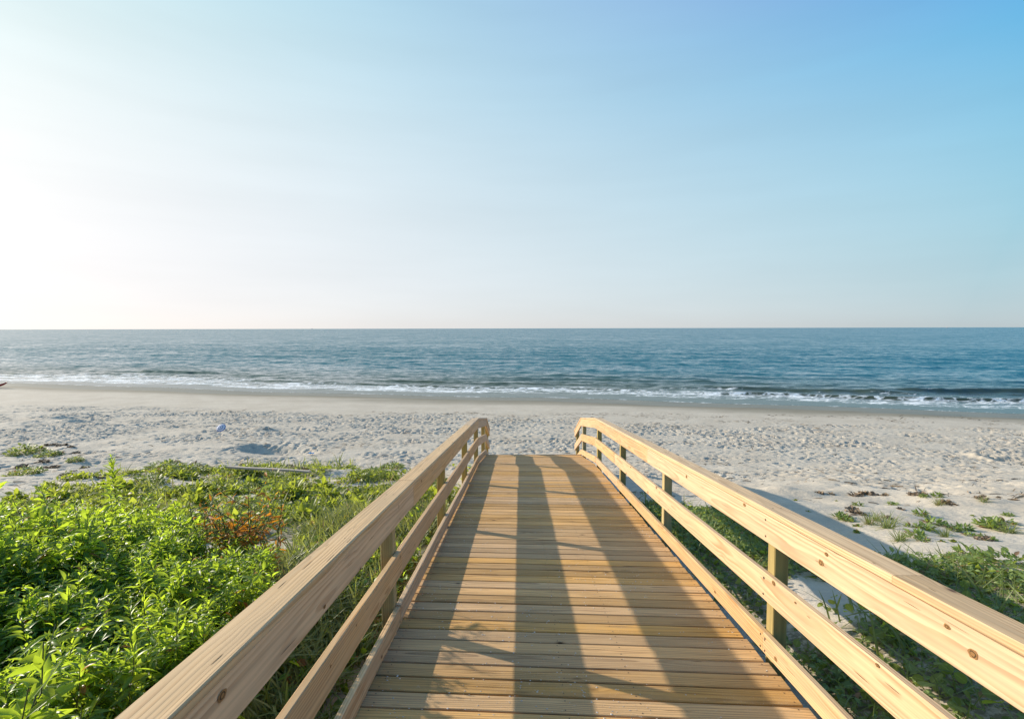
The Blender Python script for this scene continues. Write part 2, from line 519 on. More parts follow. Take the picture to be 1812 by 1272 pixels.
def sea_material():
    m, nt = new_mat('sea')
    g = NT(nt)
    geo = g.n('ShaderNodeNewGeometry')
    P = geo.outputs['Position']
    s = g.attr('seaward'); foam = g.attr('foam'); calm = g.attr('calm')
    # chop: facets tilted by noise at several sizes, stretched along the shore
    nrmv = geo.outputs['Normal']
    tot = None
    for sx_, sy_, amp, off, det in ((0.05, 0.075, 0.16, 0.0, 2.0), (0.24, 0.40, 0.30, 31.0, 3.0), (0.9, 1.6, 0.50, 57.0, 3.0), (3.0, 5.5, 0.22, 83.0, 2.0)):
        nd = g.n('ShaderNodeTexNoise')
        g.l(g.vmath('ADD', g.vmath('MULTIPLY', P, (sx_, sy_, 0.0)), (off, off, 0.0)), nd.inputs['Vector'])
        nd.inputs['Scale'].default_value = 1.0; nd.inputs['Detail'].default_value = det; nd.inputs['Roughness'].default_value = 0.6
        v = g.vmath('MULTIPLY', g.vmath('SUBTRACT', nd.outputs['Color'], (0.5, 0.5, 0.5)), (amp * 0.7, amp * 1.5, 0.0))
        tot = v if tot is None else g.vmath('ADD', tot, v)
    live = g.math('SUBTRACT', 1.0, calm)
    lean = g.math('MULTIPLY', g.ramp(s, 6.0, 60.0, 0, 1), -0.10)
    tot = g.vmath('ADD', tot, g.comb(0.0, lean, 0.0))
    sc = g.n('ShaderNodeVectorMath', operation='SCALE'); g.l(tot, sc.inputs[0]); g.l(live, sc.inputs['Scale'])
    nrm = g.vmath('NORMALIZE', g.vmath('ADD', nrmv, sc.outputs[0]))
    body = g.mix(g.ramp(s, 3.0, 30.0, 0, 1), (0.055, 0.068, 0.040), (0.010, 0.108, 0.138))
    dif = g.n('ShaderNodeBsdfDiffuse'); g.l(body, dif.inputs['Color'])
    glo = g.n('ShaderNodeBsdfGlossy'); glo.inputs['Roughness'].default_value = 0.24; g.l(nrm, glo.inputs['Normal'])
    fre = g.n('ShaderNodeFresnel'); fre.inputs['IOR'].default_value = 1.333; g.l(nrm, fre.inputs['Normal'])
    fac = g.math('MULTIPLY', fre.outputs[0], g.ramp(s, 4.0, 160.0, 1.0, 0.92))
    p = g.n('ShaderNodeMixShader'); g.l(fac, p.inputs[0]); g.l(dif.outputs[0], p.inputs[1]); g.l(glo.outputs[0], p.inputs[2])
    # lace of foam
    vf = g.vmath('MULTIPLY', P, (0.8, 1.9, 0.0))
    f1 = g.noise(vf, 1.0, 6.0, 0.68, 0.8)
    vor = g.n('ShaderNodeTexVoronoi', feature='DISTANCE_TO_EDGE')
    g.l(g.vmath('ADD', g.vmath('MULTIPLY', P, (0.9, 1.8, 0.0)), g.comb(g.math('MULTIPLY', f1, 1.3), f1, 0.0)), vor.inputs['Vector'])
    vor.inputs['Scale'].default_value = 1.3
    lace = g.ramp(vor.outputs['Distance'], 0.02, 0.14, 0.10, 0.0)
    f0 = g.noise(g.vmath('MULTIPLY', P, (0.22, 0.9, 0.0)), 1.0, 3.0, 0.6, 0.5)
    mixn = g.math('ADD', g.math('MULTIPLY', f1, 0.62), g.math('MULTIPLY', f0, 0.38))
    th = g.math('ADD', g.math('ADD', mixn, lace), g.math('MULTIPLY', foam, 0.33))
    ff = g.math('MULTIPLY', g.ramp(th, 0.69, 0.86, 0, 1), g.ramp(foam, 0.02, 0.15, 0, 1))
    fb = g.bump(g.noise(P, 6.0, 4.0, 0.7), 0.6, 0.08)
    fo = g.bsdf((0.80, 0.82, 0.82), 0.7, fb, 0.3)
    mx = g.n('ShaderNodeMixShader')
    g.l(ff, mx.inputs[0]); g.l(p.outputs[0], mx.inputs[1]); g.l(fo.outputs[0], mx.inputs[2])
    g.out(mx.outputs[0])
    return m


M_SEA = sea_material()

# ------------------------------------------------------------------ the ground: dune, beach and sea bed in one sheet
def axis(parts):
    out = []
    for a, b, st in parts:
        out.append(np.arange(a, b, st))
    return np.concatenate(out + [[parts[-1][1]]])


gx = axis([(-400, -90, 40.0), (-90, -34, 0.8), (-34, 34, 0.07), (34, 90, 0.8), (90, 400, 40.0)])
gy = axis([(-60, -4, 4.0), (-4, 1, 0.4), (1, 12, 0.075), (12, 33, 0.06), (33, 52, 0.3), (52, 70, 2.0)])
GX, GY = np.meshgrid(gx, gy)
GZ = ground_z(GX, GY)
sd = shore_y(GX) - GY
trod_n = fbm(GX * 0.16, GY * 0.3, 3, 33)
edge_y = 27.5 - 0.13 * GX + (trod_n - 0.5) * 9.0
trod = (1 - smooth01(edge_y - 2.5, edge_y + 1.0, GY)) * smooth01(3.5, 8.5, sd)
near_trod = smooth01(8.5, 13.0, GY)
# footprints pressed into the dry sand
disp = np.zeros_like(GZ)
NP = 75000
fx = RNG.uniform(-32, 32, NP); fy = RNG.uniform(9.5, 31.5, NP)
keep = (np.abs(fx) < fy * 1.15 + 2) & (RNG.uniform(0, 1, NP) < 0.12 + 0.88 * smooth01(0.40, 0.58, fbm(fx * 0.45, fy * 0.8, 4, 35)))
fx, fy = fx[keep], fy[keep]
ang = RNG.uniform(0, math.pi, len(fx))
for x0, y0, a in zip(fx, fy, ang):
    la, lb = random.uniform(0.06, 0.14), random.uniform(0.045, 0.08)
    dep = 0.008 + 0.085 * random.random() ** 2.2
    ix0, ix1 = np.searchsorted(gx, (x0 - 0.36, x0 + 0.36)); iy0, iy1 = np.searchsorted(gy, (y0 - 0.36, y0 + 0.36))
    if ix1 - ix0 < 3 or iy1 - iy0 < 3: continue
    dx = GX[iy0:iy1, ix0:ix1] - x0; dy = GY[iy0:iy1, ix0:ix1] - y0
    u = (dx * math.cos(a) + dy * math.sin(a)) / la; v = (-dx * math.sin(a) + dy * math.cos(a)) / lb
    r2 = u * u + v * v
    disp[iy0:iy1, ix0:ix1] += dep * (-np.exp(-r2 * 1.4) + 0.28 * np.exp(-((np.sqrt(r2) - 1.45) ** 2) * 5))
GZ += disp * trod * near_trod * (0.55 + 0.9 * trod_n)
GZ += (fbm(GX * 0.9, GY * 1.7, 3, 61) - 0.5) * 0.06 * trod
GZ += (fbm(GX * 5.5, GY * 5.5, 2, 63) - 0.5) * 0.012 * smooth01(3.5, 8.0, sd)
# hollow and heap shaped into the sand to make a shadow with no caster, a small mound far right
def mound(xc, yc, ra, rb, hgt, a=0.0):
    global GZ
    dx, dy = GX - xc, GY - yc
    u = (dx * math.cos(a) + dy * math.sin(a)) / ra; v = (-dx * math.sin(a) + dy * math.cos(a)) / rb
    GZ += hgt * np.exp(-(u * u + v * v) ** 1.5)


_gb = lambda x, y: ground_base(x, y)
hx, hy, _ = at_pixel(470, 797, _gb)
mound(hx - 1.2, hy + 0.35, 0.55, 0.5, 0.20, 0.2); mound(hx + 0.1, hy, 1.4, 0.55, -0.40, -0.28)
mound(hx + 1.0, hy - 0.5, 0.55, 0.35, -0.2, -0.28)
hx, hy, _ = at_pixel(1742, 812, _gb); mound(hx, hy, 0.25, 0.35, 0.13); mound(hx + 0.6, hy - 0.1, 0.6, 0.3, -0.20)
hx, hy, _ = at_pixel(1716, 807, _gb); mound(hx, hy, 0.16, 0.25, 0.08)
for px, py in ((120, 747), (470, 762), (95, 741)):
    hx, hy, _ = at_pixel(px, py, _gb); mound(hx - 0.4, hy, 0.5, 0.4, 0.14); mound(hx + 0.5, hy, 0.9, 0.4, -0.10)
wet = 1 - smooth01(2.0, 6.5, sd + (fbm(GX * 0.06, GY * 0.5, 3, 81) - 0.5) * 3.0)
veg = veg_density(GX, GY)
nx, ny = len(gx), len(gy)
idx = np.arange(nx * ny).reshape(ny, nx)
quads = np.stack([idx[:-1, :-1], idx[:-1, 1:], idx[1:, 1:], idx[1:, :-1]], -1).reshape(-1, 4)
ground = mesh_np('ground', np.stack([GX, GY, GZ], -1).reshape(-1, 3), quads, M_SAND,
                 {'wet': wet.ravel(), 'veg': veg.ravel(), 'trodden': (0.15 + 0.85 * trod).ravel()}, smooth=True)
props(ground, 'pale trodden beach sand sloping down to wet sand at the water', kind='structure')


def gz_at(x, y):
    """Height of the finished ground sheet."""
    i = np.clip(np.searchsorted(gx, x) - 1, 0, nx - 2); j = np.clip(np.searchsorted(gy, y) - 1, 0, ny - 2)
    fx_ = (x - gx[i]) / (gx[i + 1] - gx[i]); fy_ = (y - gy[j]) / (gy[j + 1] - gy[j])
    return ((GZ[j, i] * (1 - fx_) + GZ[j, i + 1] * fx_) * (1 - fy_) + (GZ[j + 1, i] * (1 - fx_) + GZ[j + 1, i + 1] * fx_) * fy_)


# ------------------------------------------------------------------ the sea
srow = np.concatenate([np.arange(-0.6, 14, 0.055), 14 * np.exp(np.linspace(0, math.log(120 / 14.0), 330)), 120 * np.exp(np.linspace(0.02, math.log(40000 / 120.0), 90))])
ucol = np.linspace(-1, 1, 720)
S, U = np.meshgrid(srow, ucol, indexing='ij')
X = U * (62 + 1.25 * np.maximum(S, 0))
Y = shore_y(np.clip(X, -90, 90)) - 0.205 * (X - np.clip(X, -90, 90)) * np.exp(-S / 400.0) + S
Z = np.full_like(S, 0.012)
fade = smooth01(2.5, 9, S) * (1 - smooth01(90, 120, S))
chop = (fbm(X * 0.35, S * 0.75, 4, 101) - 0.5) * 0.26 + (fbm(X * 0.8 + 9, S * 1.5, 3, 107) - 0.5) * 0.13
Z += chop * fade
# swell lines, each broken along its length
def swell(s0, hgt, x0, x1, wid=0.75, skew=0.0, seed=0, wob=0.8):
    global Z
    c = s0 + wob * (fbm(X * 0.06, X * 0 + seed, 3, 200 + seed) - 0.5) * 2 + skew * X
    env = smooth01(x0 - 5, x0 + 3, X) * (1 - smooth01(x1 - 3, x1 + 5, X)) * (0.55 + 0.9 * fbm(X * 0.15, X * 0 + 3.1 * seed, 3, 230 + seed))
    d = S - c
    prof = np.where(d < 0, np.exp(-(d / (wid * 0.45)) ** 2), np.exp(-(d / (wid * 1.7)) ** 2))
    Z += hgt * env * prof
    return c, env, d


c1, e1, d1 = swell(8.3, 0.28, 14, 30, 0.95, 0.03, 1, 0.4)
c1b, e1b, d1b = swell(9.2, 0.36, 30, 80, 0.85, 0.03, 2, 0.3)
c2, e2, d2 = swell(12.5, 0.36, -44, -36, 0.8, 0.0, 3)
c3, e3, d3 = swell(5.3, 0.20, 16, 60, 0.4, 0.015, 4)
swell(13.5, 0.14, -2, 26, 1.0, 0.0, 5); swell(17, 0.17, 2, 18, 1.1, 0.0, 6); swell(20, 0.15, 16, 60, 1.2, 0.0, 7)
swell(25, 0.12, 4, 40, 1.3, 0.0, 8); swell(31, 0.13, -40, 20, 1.5, 0.0, 9); swell(38, 0.14, -30, 80, 1.6, 0.0, 10)
swell(47, 0.14, -80, 70, 2.0, 0.0, 11); swell(58, 0.15, -60, 90, 2.2, 0.0, 12); swell(70, 0.15, -100, 60, 2.4, 0.0, 13)
swell(9.3, 0.12, -14, 8, 0.7, 0.0, 14); swell(6.0, 0.08, -20, 10, 0.4, 0.0, 15); swell(7.4, 0.1, -30, -14, 0.6, 0.0, 16)
fn = fbm(X * 0.12, S * 0.5, 4, 301)
foam = smooth01(1.5, 2.6, S + (fn - 0.5) * 1.6) * (1 - smooth01(4.2, 9.5, S + (fn - 0.5) * 4.0)) * (0.40 + 0.55 * fn)
foam = np.maximum(foam, 0.55 * smooth01(1.7, 2.2, S + (fn - 0.5) * 1.8) * (1 - smooth01(2.4, 3.4, S + (fn - 0.5) * 1.8)))
leftf = 1 - smooth01(-40, -2, X)
foam = np.maximum(foam, leftf * 0.62 * smooth01(1.2, 2.4, S) * (1 - smooth01(7, 13, S + (fn - 0.5) * 5)))
foam = np.maximum(foam, 0.85 * e1 * np.exp(-((d1 + 0.5) / 0.45) ** 2) * smooth01(0.45, 0.62, fbm(X * 0.5, S * 0.6, 3, 330)))
foam = np.maximum(foam, 0.6 * e1b * np.exp(-((d1b + 0.1) / 0.25) ** 2) * smooth01(0.5, 0.65, fbm(X * 0.4, S * 0.6, 3, 331)))
foam = foam * (1 - 0.9 * np.clip(e1 * np.exp(-((d1 + 0.1) / 0.4) ** 2) + e1b * np.exp(-((d1b + 0.25) / 0.5) ** 2), 0, 1) * 0.75)
foam = np.maximum(foam, 0.5 * smooth01(-0.2, 0.0, S) * (1 - smooth01(0.08, 0.22, S)))
calm = 1 - smooth01(0.8, 4.5, S) * 0.97
calm = np.clip(calm, 0.0, 1)
Z = Z + np.where(S < 0, 0.04 * S, 0)
ns, nu = S.shape
idx = np.arange(ns * nu).reshape(ns, nu)
quads = np.stack([idx[:-1, :-1], idx[:-1, 1:], idx[1:, 1:], idx[1:, :-1]], -1).reshape(-1, 4)
sea = mesh_np('sea', np.stack([X, Y, Z], -1).reshape(-1, 3), quads, M_SEA,
              {'seaward': S.ravel(), 'foam': foam.ravel(), 'calm': calm.ravel()}, smooth=True)
props(sea, 'blue sea with low breaking waves and white foam at the beach', kind='structure')

# ------------------------------------------------------------------ timber
class Timber:
    """Collects boards (chamfered bars) with their own grain coordinates into one mesh."""
    def __init__(self): self.v = []; self.f4 = []; self.f8 = []; self.b = []; self.s = []; self.n = 0; self.nc = []; self.nk = []; self.nk2 = []; self.nf = []
    def board(self, p0, p1, up, wid, thk, ch=0.004, nseg=1, sag=0.0, warp=0.0, shear0=0.0, shear1=0.0):
        """p0, p1 ends of the centre line; up = direction of the width; shear shifts the end faces along the length per metre of width."""
        p0 = np.array(p0, float); p1 = np.array(p1, float)
        ax = p1 - p0; L = np.linalg.norm(ax); ax /= L
        up = np.array(up, float); up -= ax * np.dot(up, ax); up /= np.linalg.norm(up)
        sd_ = np.cross(ax, up)
        a, b = wid / 2, thk / 2
        prof = np.array([(-a + ch, -b), (a - ch, -b), (a, -b + ch), (a, b - ch), (a - ch, b), (-a + ch, b), (-a, b - ch), (-a, -b + ch)])
        ox = random.uniform(0, 60); oy = random.uniform(-0.09, 0.09); oz = random.choice((-1, 1)) * random.uniform(0.03, 0.13)
        seed = random.random()
        base = self.n
        ph = random.uniform(0, 6.28)
        for k in range(nseg + 1):
            t = k / nseg
            c = p0 + ax * L * t + up * (sag * math.sin(math.pi * t)) + sd_ * (warp * math.sin(2.5 * t * math.pi + ph))
            for (q, w) in prof:
                sh = (shear0 * (1 - t) + shear1 * t) * q
                self.v.append(c + up * q + sd_ * w + ax * sh)
                self.b.append((ox + L * t, q + oy, w + oz)); self.s.append(seed)
        for k in range(nseg):
            for j in range(8):
                j2 = (j + 1) % 8
                A = base + k * 8
                self.f4.append((A + j, A + j2, A + 8 + j2, A + 8 + j))
        self.f8.append([base + j for j in range(7, -1, -1)])
        self.f8.append([base + nseg * 8 + j for j in range(8)])
        self.n += (nseg + 1) * 8
        return ax, up, sd_
    def nail(self, c, nrm, r=0.005):
        c = np.array(c, float); nrm = np.array(nrm, float); nrm /= np.linalg.norm(nrm)
        a = np.cross(nrm, (0.3, 0.5, 0.81)); a /= np.linalg.norm(a); b = np.cross(nrm, a)
        base = self.n
        for k in range(8):
            t = k * math.pi / 4
            self.v.append(c + nrm * 0.0012 + (a * math.cos(t) + b * math.sin(t)) * r); self.b.append((0, 0, 0)); self.s.append(0)
        self.n += 8
        self.nf.append([base + k for k in range(8)])
    def mark(self, c, nrm, along, length, width):
        """A sliver-shaped crack or rust streak lying on a face."""
        c = np.array(c, float); nrm = np.array(nrm, float); nrm /= np.linalg.norm(nrm)
        al = np.array(along, float); al -= nrm * np.dot(al, nrm); al /= np.linalg.norm(al); b = np.cross(nrm, al)
        base = self.n
        for (t, w) in ((-0.5, 0), (-0.28, .4), (0.05, .5), (0.3, .32), (0.5, 0), (0.25, -.38), (-0.05, -.5), (-0.3, -.3)):
            self.v.append(c + nrm * 0.0009 + al * t * length + b * w * width * random.uniform(.7, 1.2)); self.b.append((0, 0, 0)); self.s.append(0)
        self.n += 8
        self.nc.append([base + k for k in range(7, -1, -1)] if np.dot(np.cross(al, b), nrm) > 0 else [base + k for k in range(8)])
    def knot(self, c, nrm, along, r):
        c = np.array(c, float); nrm = np.array(nrm, float); nrm /= np.linalg.norm(nrm)
        al = np.array(along, float); al -= nrm * np.dot(al, nrm); al /= np.linalg.norm(al); b = np.cross(nrm, al)
        for k, (f, lift, lst) in enumerate(((1.0, .0006, self.nk), (0.62, .0010, self.nc), (0.40, .0014, self.nk))):
            base = self.n; e = random.uniform(1.25, 1.6)
            for j in range(12):
                t = j * math.pi / 6; q = r * f * random.uniform(.86, 1.12)
                self.v.append(c + nrm * lift + al * math.cos(t) * q * e + b * math.sin(t) * q); self.b.append((0, 0, 0)); self.s.append(0)
            self.n += 12
            lst.append([base + j for j in range(12)]) if lst is self.nk else self.nk2.append([base + j for j in range(12)])
    def build(self, name, mat, parent=None, origin=None):
        faces = [np.array(self.f4), np.array(self.f8)]
        fm = [0] * (len(self.f4) + len(self.f8))
        if self.nf:
            faces.append(np.array(self.nf)); fm += [1] * len(self.nf)
        if self.nc:
            faces.append(np.array(self.nc)); fm += [2] * len(self.nc)
        for lst, mi in ((self.nk, 3), (self.nk2, 2)):
            if lst:
                faces.append(np.array(lst)); fm += [mi] * len(lst)
        v = np.array(self.v)
        o = mesh_np(name, v, faces, [mat, M_NAIL, M_CRACK, M_KNOT], {'board': np.array(self.b), 'seed': np.array(self.s)}, parent=parent, fmat=fm)
        return o


walk = empty('boardwalk', (0, 0, 0))
props(walk, 'timber boardwalk with three-rail railings sloping down over the dune to the beach', 'boardwalk')

# decking: boards laid slightly askew, nailed at both edges
T = Timber()
SK = 0.046
y = -3.0
while y < 15.6:
    ym = y
    z = float(deck_z(ym)); sl_ = (float(deck_z(ym + 0.05)) - float(deck_z(ym - 0.05))) / 0.1
    n_up = np.array((0, -sl_, 1.0)); n_up /= np.linalg.norm(n_up)
    jl, jr = random.uniform(-0.006, 0.006), random.uniform(-0.012, 0.008)
    xl_, xr_ = XL - 0.035 + jl, XR - 0.012 + jr
    xm = 0.5 * (XL + XR)
    zz = random.uniform(-0.0015, 0.0015)
    def dp(xx):
        yy = ym - (xx - xm) * SK
        return np.array((xx, yy, z + sl_ * (yy - ym) + zz)) - n_up * 0.0135
    p0, p1 = dp(xl_), dp(xr_)
    T.board(p0, p1, np.cross(n_up, (1, 0, 0)), 0.1315 + random.uniform(-0.003, 0.003), 0.027, 0.004, nseg=3, warp=0.0)
    for xx in (XL + 0.05, xm - 0.1, xm + 0.3, XR - 0.06):
        for off in (-0.04, 0.04):
            c = dp(xx + random.uniform(-0.01, 0.01)) + n_up * 0.0135 + np.array((0, off, off * sl_))
            T.nail(c, n_up, 0.0042)
    for q in range(random.choice((1, 2, 3, 3))):
        xx = random.uniform(xl_ + .1, xr_ - .1)
        T.mark(dp(xx) + n_up * .0135 + np.array((0, 1, sl_)) * random.uniform(-.055, .055), n_up, (1, -SK + random.uniform(-.01, .01), 0), random.uniform(.06, .35), random.uniform(.0012, .0035))
    y += 0.1460 * math.cos(math.atan(abs(sl_)))
T.build('decking', M_DECK, walk)

# knots of the rails, read off the photograph: pixel, radius in metres
KNOTS = {1: [(1462, 1003, .017), (1471, 987, .011), (1692, 1120, .010), (1741, 1171, .017), (1378, 1041, .014), (1418, 1077, .006), (1386, 1183, .013), (1273, 1058, .010),
             (1218, 846, .016), (1322, 893, .012), (1222, 905, .012), (1118, 828, .012), (1570, 1192, .009), (1640, 1035, .006), (1250, 985, .008), (1160, 925, .010)],
         -1: [(363, 1262, .016), (568, 1204, .007), (618, 1125, .006), (700, 985, .008), (655, 1150, .008), (560, 1090, .009), (628, 1020, .009), (742, 855, .012), (706, 960, .009), (664, 1185, .010), (480, 1240, .009)]}
PY = {1: [-1.7, 0.75, 3.2, 5.65, 8.1, 10.5, 12.95, 14.45], -1: [-1.4, 1.1, 3.55, 6.0, 8.55, 10.8, 12.9, 14.3]}
BREAKS = [10.5, 13.1]
for side in (1, -1):
    xin = XR if side == 1 else XL
    ox = side                                                   # outwards
    # stringer under the deck edge
    for xs in (xin - ox * 0.06,):
        ys = [-3.0, 10.5, 13.1, 15.5]
        for a, b in zip(ys[:-1], ys[1:]):
            T = Timber()
            T.board((xs, a, float(deck_z(a)) - 0.03 - 0.095), (xs, b, float(deck_z(b)) - 0.03 - 0.095), (0, 0, 1), 0.184, 0.038)
            T.build('stringer', M_POST, walk)
    # posts
    for i, py in enumerate(PY[side]):
        lean = random.uniform(-0.012, 0.012)
        xc = xin + ox * (0.038 + 0.0455)
        zb = float(ground_base(np.array([xc]), np.array([py]))[0]) - 0.35
        zt = float(deck_z(py)) + 0.925
        T = Timber()
        T.board((xc + lean * 0.3, py, zb), (xc, py + random.uniform(-0.006, 0.006), zt), (1, 0, 0), 0.089, 0.089, 0.005, nseg=1)
        T.build('post', M_POST, walk)
    # rails: board heights above the deck (bottom, top)
    end = PY[side][-1] + 0.06
    specs = [('bottom_rail', 0.018, 0.152, {1: [3.2, 8.1, 12.95], -1: [3.55, 8.55, 12.9]}),
             ('middle_rail', 0.368, 0.546, {1: [0.75, 8.4, 12.95], -1: [3.62, 8.55, 12.9]}),
             ('top_rail', 0.752, 0.926, {1: [-1.7, 6.2, 10.5], -1: [1.1, 4.05, 8.55]})]
    for nm, lo, hi, joints in specs:
        cuts = sorted(set([-3.0] + joints[side] + BREAKS + [end]))
        cuts = [c for k, c in enumerate(cuts) if k == 0 or c - cuts[k - 1] > 0.3]
        for a, b in zip(cuts[:-1], cuts[1:]):
            T = Timber()
            za = float(deck_z(a)) + (lo + hi) / 2; zb = float(deck_z(b)) + (lo + hi) / 2
            ga = 0.0015
            xo = xin + ox * (0.019 + random.uniform(-0.001, 0.001))
            dz_ = random.uniform(-0.004, 0.004)
            sl_ = (zb - za) / (b - a)
            hw = (hi - lo) * math.cos(math.atan(sl_))
            ax, up, sd_ = T.board((xo, a + ga, za + dz_), (xo + random.uniform(-0.002, 0.002), b - ga, zb + dz_ + random.uniform(-0.004, 0.004)), (0, 0, 1), hw, 0.038, 0.0045,
                                  nseg=6, warp=0.0012, shear0=sl_, shear1=sl_)
            # nail heads where the board crosses a post
            for py in PY[side]:
                if a - 0.02 <= py <= b + 0.02:
                    for q in (-0.3, 0.3):
                        yy = min(max(py + random.uniform(-0.015, 0.015), a + 0.03), b - 0.03)
                        T.nail((xin - ox * 0.0015, yy, za + sl_ * (yy - a) + q * (hi - lo)), (-ox, 0, 0), 0.0068)
                        if random.random() < (0.75 if side == -1 else 0.35):
                            T.mark((xin - ox * 0.0015, yy + random.uniform(-.004, .004), za + sl_ * (yy - a) + q * (hi - lo) - random.uniform(.0, .02)), (-ox, 0, 0), (0, 0, 1), random.uniform(.02, .055), random.uniform(.003, .0075))
            for kx, ky, kr in KNOTS[side]:
                yk = 900.0 * xin / (kx - 920.0); zk = CZ - (ky - 581.0) / 900.0 * yk
                mid_ = za + sl_ * (yk - a)
                if a + .04 < yk < b - .04 and abs(zk - mid_) < (hi - lo) / 2 + .012:
                    zk = min(max(zk, mid_ - (hi - lo) / 2 + kr * 1.3), mid_ + (hi - lo) / 2 - kr * 1.3)
                    T.knot((xin - ox * .0018, yk, zk), (-ox, 0, 0), (0, 1, sl_), kr)
            for q in range(int((b - a) * 1.6)):
                yy = random.uniform(a + .05, b - .05)
                T.mark((xin - ox * 0.0015, yy, za + sl_ * (yy - a) + random.uniform(-.38, .38) * (hi - lo)), (-ox, 0, 0), (0, 1, sl_ + random.uniform(-.03, .03)), random.uniform(.03, .16), random.uniform(.0012, .003))
            T.build(nm, M_RAIL, walk)
    caps = {1: [-3.0, 2.1, 6.9, 10.5, 13.1, end + 0.12], -1: [-3.0, 4.05, 8.9, 10.5, 13.1, end + 0.1]}[side]
    for a, b in zip(caps[:-1], caps[1:]):
        T = Timber()
        za = float(deck_z(a)) + 0.948; zb = float(deck_z(b)) + 0.948
        sl_ = (zb - za) / (b - a)
        xo = xin + ox * 0.062
        T.board((xo, a + 0.0015, za), (xo + random.uniform(-0.002, 0.002), b - 0.0015, zb), (1, 0, 0), 0.140, 0.038, 0.006, nseg=6, warp=0.001)
        for py in PY[side]:
            if a <= py <= b:
                for q in (0.0, 0.05):
                    T.nail((xin + ox * (0.04 + q), py, za + sl_ * (py - a) + 0.0192), (0, -sl_, 1), 0.005)
        for q in range(int((b - a) * 3)):
            yy = random.uniform(a + .05, b - .05)
            T.mark((xo + random.uniform(-.055, .055), yy, za + sl_ * (yy - a) + .0192), (0, -sl_, 1), (random.uniform(-.04, .04), 1, sl_), random.uniform(.02, .14), random.uniform(.0012, .0035))
        T.build('handrail', M_CAP, walk)

# grains of sand and shell lying on the deck
N = 6500
sx = RNG.uniform(XL + 0.05, XR - 0.05, N); sy = 1.5 + RNG.uniform(0, 1, N) ** 1.6 * 9.0
clump = fbm(sx * 2.2, sy * 2.2, 3, 404)
sel = RNG.uniform(0, 1, N) < smooth01(0.38, 0.66, clump)
sx, sy = sx[sel], sy[sel]
vv, ff = [], []
for x0, y0 in zip(sx, sy):
    r = 0.0018 + 0.0055 * random.random() ** 2.2; a = random.uniform(0, 6.28); e = random.uniform(0.35, 1.0)
    z0 = float(deck_z(y0)) + 0.0015
    b0 = len(vv)
    for k in range(5):
        t = a + k * 1.2566
        vv.append((x0 + r * math.cos(t), y0 + r * e * math.sin(t), z0 - 0.001))
    vv.append((x0, y0, z0 + r * 0.5))
    for k in range(5): ff.append((b0 + k, b0 + (k + 1) % 5, b0 + 5))
specks = mesh_np('sand_grains', np.array(vv), np.array(ff), plain('shell_grit', (0.62, 0.58, 0.52), 0.7))
props(specks, 'pale grains of sand and shell scattered over the deck boards', 'sand grains', kind='stuff')

# ------------------------------------------------------------------ leaves in bulk
def leaf_template(stations, droop=0.25, fold=0.25):
    """Unit leaf along +X, width along Y, normal +Z. stations: (t, half width)."""
    v, mid = [], []
    for t, w in stations:
        z = -droop * t * t
        v += [(t, -w, z + fold * w), (t, 0, z), (t, w, z + fold * w)]; mid += [0, 1, 0]
    f = []
    for k in range(len(stations) - 1):
        a = 3 * k
        f += [(a, a + 1, a + 4, a + 3), (a + 1, a + 2, a + 5, a + 4)]
    return np.array(v, float), np.array(f), np.array(mid, float)


LANCE = [leaf_template([(0, .02), (.13, .10), (.34, .19), (.62, .165), (.85, .07), (1, .004)], d, fo) for d, fo in ((0.15, 0.35), (0.38, 0.45), (0.65, 0.4))]
OVAL = [leaf_template([(0, .05), (.3, .34), (.7, .34), (1, .05)], d, 0.3) for d in (0.1, 0.45)]
ROUND = [leaf_template([(0, .12), (.15, .38), (.45, .5), (.8, .38), (1, .1)], d, 0.12) for d in (0.05, 0.3)]
BLADE = [leaf_template([(0, .022), (.35, .022), (.7, .016), (1, .002)], d, 0.5) for d in (0.1, 0.5, 0.9)]


def frames(direc, roll):
    """Rotation matrices whose X axis follows direc and whose Z axis stays as upright as it can, then rolled."""
    d = direc / np.linalg.norm(direc, axis=1, keepdims=True)
    up = np.zeros_like(d); up[:, 2] = 1
    par = np.abs(d[:, 2]) > 0.98
    up[par] = (1, 0, 0)
    yv = np.cross(up, d); yv /= np.linalg.norm(yv, axis=1, keepdims=True)
    zv = np.cross(d, yv)
    c, s_ = np.cos(roll)[:, None], np.sin(roll)[:, None]
    y2 = yv * c + zv * s_; z2 = zv * c - yv * s_
    return np.stack([d, y2, z2], -1)


def leaves(tmpls, org, direc, length, wscale, roll, tint):
    """Returns verts, faces, tint, mid for many leaves, the templates dealt out in turn."""
    V, F, TI, MI = [], [], [], []
    off = 0
    which = RNG.integers(0, len(tmpls), len(org))
    for k, (tv, tf, tm) in enumerate(tmpls):
        s_ = np.nonzero(which == k)[0]
        if not len(s_): continue
        Rm = frames(direc[s_], roll[s_])
        loc = tv[None] * np.stack([length[s_], length[s_] * wscale[s_], length[s_]], -1)[:, None, :]
        P_ = np.einsum('nij,nvj->nvi', Rm, loc) + org[s_][:, None, :]
        nv = tv.shape[0]
        V.append(P_.reshape(-1, 3))
        F.append((tf[None] + (off + np.arange(len(s_)) * nv)[:, None, None]).reshape(-1, 4))
        TI.append(np.repeat(tint[s_], nv)); MI.append(np.tile(tm, len(s_)))
        off += len(s_) * nv
    return np.concatenate(V), np.concatenate(F), np.concatenate(TI), np.concatenate(MI)


